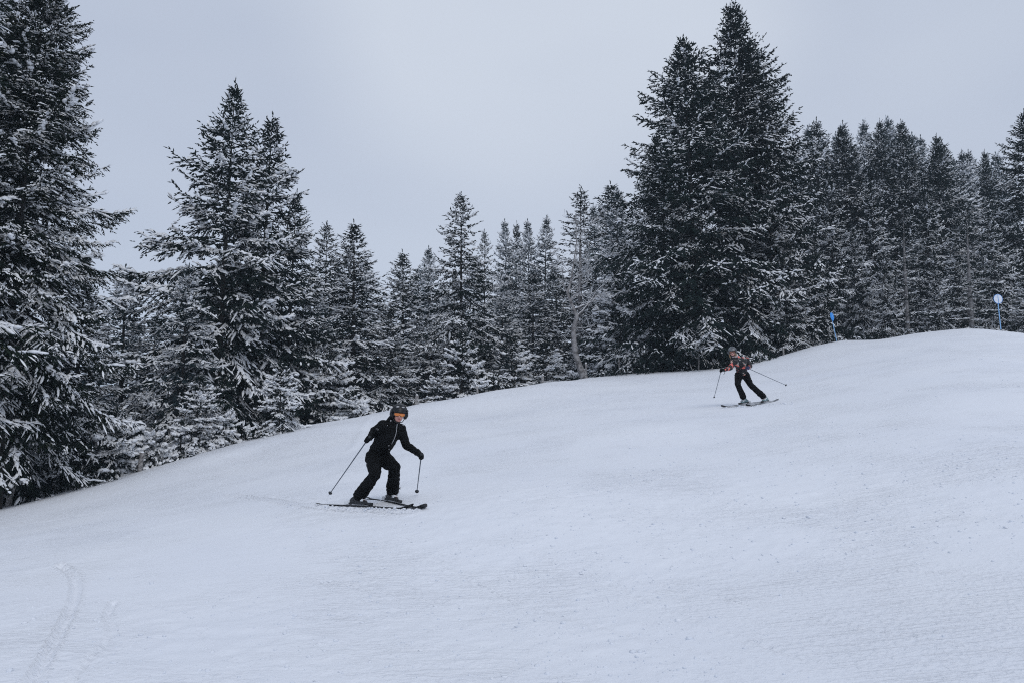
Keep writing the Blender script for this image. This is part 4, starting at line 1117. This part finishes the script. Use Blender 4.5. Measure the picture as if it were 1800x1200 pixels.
# ---- the far skier, patterned jacket
def skier_two():
    root = empty('person', g_at(1320, 712, 19.9)); base = root.location.copy()
    tag(root, 'person in a black jacket with coral patches and black trousers, skiing farther up the slope', 'person')
    Lc = lambda v: v - base
    sA, fA, uA = ski(g_at(1341, 706, 20.5), g_at(1268, 716, 19.35), math.radians(-8), 'black ski under the far skier\'s left picture boot', boot_at=.47)
    sB, fB, uB = ski(g_at(1367, 704, 20.45), g_at(1312, 716, 19.05), math.radians(-8), 'black ski under the far skier\'s right picture boot', boot_at=.42)
    anA = sA + uA * .085 - fA * .03; anB = sB + uB * .085 - fB * .03
    kA, kB = c2(570, 725, 19.65), c2(765, 735, 19.60)
    hA, hB = c2(590, 590, 19.95), c2(690, 590, 19.98)
    pel = c2(640, 570, 19.97); wai = c2(630, 500, 19.92); che = c2(610, 410, 19.78); nec = c2(540, 325, 19.66)
    sA_, sB_ = c2(510, 365, 19.60), c2(705, 365, 19.85)
    eA, wA = c2(468, 480, 19.5), c2(365, 512, 19.32)
    eB, wB = c2(755, 450, 19.95), c2(735, 480, 19.68)
    tipA = c2(210, 950, 19.75); tipB = c2(1322, 750, 20.25)
    hd = c2(492, 238, 19.55)
    look = Vector((-.38, -1, -.22)).normalized(); Rm = frame(look, Vector((-.08, 0, 1)))
    capA, gripA = hand_caps(wA, Vector((-1, -.35, -.1)), wA - tipA, Vector((0, -.3, 1)))
    capB, gripB = hand_caps(wB, Vector((-.45, -.8, -.05)), wB - tipB, Vector((0.2, -.3, 1)))
    shA = (kA - anA).normalized(); shB = (kB - anB).normalized()
    body = [(pel, .12, wai, .11), (wai, .11, che, .125), (che, .12, nec, .065), (sA_, .06, sB_, .06), (che, .10, sA_, .06), (che, .10, sB_, .06), (nec, .05, hd - Rm.col[2] * .06, .048),
            (sA_, .052, eA, .040), (eA, .040, wA, .029), (sB_, .052, eB, .04), (eB, .04, wB, .029), (hA, .10, hB, .10),
            (hA, .095, kA, .058), (kA, .058, anA + shA * .12, .044), (hB, .095, kB, .058), (kB, .058, anB + shB * .12, .044),
            (anA + shA * .12, .044, anA, .037), (anA, .036, anA + fA * .12 - uA * .045, .026), (anB + shB * .12, .044, anB, .037), (anB, .036, anB + fB * .12 - uB * .045, .026)] + capA + capB + head_caps(hd, Rm, .98)
    sh = lambda caps: [tuple(Lc(x) if isinstance(x, Vector) else x for x in c) for c in caps]
    fuse('body', sh(body), M['skin'], root, vox=.010, smooth=2)
    top = [(pel + Vector((0, 0, .0)), .150, wai, .150), (wai, .148, che, .160), (che, .150, c2(560, 350, 19.68), .11), (sA_, .078, sB_, .078), (che, .13, sA_, .085), (che, .13, sB_, .085),
           (sA_, .078, eA, .064), (eA, .064, wA, .047), (sB_, .080, eB, .070), (eB, .070, wB, .050), (c2(560, 350, 19.68), .09, c2(528, 320, 19.60), .062)]
    fuse('jacket', sh(top), M['camo'], root, vox=.013, smooth=4, wrinkle=.010, wscale=7, seed=5)
    pants = [(pel, .140, (pel + wai) / 2, .13), (hA, .115, hB, .115), (hA, .118, (hA + kA) / 2, .098), ((hA + kA) / 2, .098, kA, .078), (kA, .077, anA + shA * .12, .088),
             (hB, .118, (hB + kB) / 2, .098), ((hB + kB) / 2, .098, kB, .078), (kB, .077, anB + shB * .10, .088)]
    fuse('trousers', sh(pants), M['black_cloth'], root, vox=.013, smooth=4, wrinkle=.009, wscale=7, seed=2)
    fuse('glove', sh(capA + [(wA, .036, wA + (eA - wA).normalized() * .05, .044)]), M['black_cloth'], root, vox=.007, smooth=1, grow=.006)
    fuse('glove', sh(capB + [(wB, .036, wB + (eB - wB).normalized() * .05, .044)]), M['navy'], root, vox=.007, smooth=1, grow=.006)
    boot(root, Lc(anA), shA, fA, uA, M['teal_boot'], M['light_plastic']); boot(root, Lc(anB), shB, fB, uB, M['teal_boot'], M['light_plastic'])
    head_gear(root, Lc(hd), Rm, .98, M['lens_dark'], noise_mat('grey_helmet', (.05, .055, .06), (.16, .17, .18), 10, .3, 0, spec=.5), vents=False)
    X, Y_, Z_ = Rm.col[0], Rm.col[1], Rm.col[2]
    hr = MB(); h0 = Lc(hd)
    for sx in (-1, 1):
        for k in range(3):
            a = h0 + X * sx * (.075 - .006 * k) + Y_ * (.018 * k - .02) - Z_ * .03
            hr.tube([a, a - Z_ * .05 + X * sx * .012, a - Z_ * .10 + X * sx * .006, a - Z_ * .14], [.013, .016, .013, .005], 6)
    hr.build('hair', M['hair'], root)
    sc_ = MB(); nk = Lc(c2(528, 318, 19.58)); sc_.tube([nk + (X * math.sin(a) + Y_ * math.cos(a)) * .062 + Z_ * .01 for a in [2 * math.pi * k / 16 for k in range(17)]], .020, 8, False); sc_.build('collar', noise_mat('pale_collar', (.30, .24, .24), (.5, .42, .42), 20), root)
    pole(gripA, tipA, 'dark ski pole planted on the left of the far skier', Vector((1, 0, 0))); pole(gripB, tipB, 'dark ski pole sticking out to the right behind the far skier')
skier_two()

# ------------------------------------------------------------------ haze
HAZE = 0.0005
if HAZE > 0:
    bm = bmesh.new(); bmesh.ops.create_cube(bm, size=1)
    me = bpy.data.meshes.new('haze'); bm.to_mesh(me); bm.free()
    zlo = float(GZ.min()) - 1.0; zhi = 48.0
    o = link('haze', me); o.scale = (2000, 2400, zhi - zlo); o.location = (0, 460, (zhi + zlo) / 2)
    m = bpy.data.materials.new('haze_air'); m.use_nodes = True; t = m.node_tree; t.nodes.clear()
    out = t.nodes.new('ShaderNodeOutputMaterial'); pv = t.nodes.new('ShaderNodeVolumePrincipled')
    pv.inputs['Color'].default_value = (.72, .86, .99, 1); pv.inputs['Density'].default_value = HAZE; pv.inputs['Anisotropy'].default_value = .1
    t.links.new(pv.outputs[0], out.inputs['Volume']); me.materials.append(m)
    tag(o, 'thin cold haze hanging over the slope and the wood', 'haze', kind='stuff')
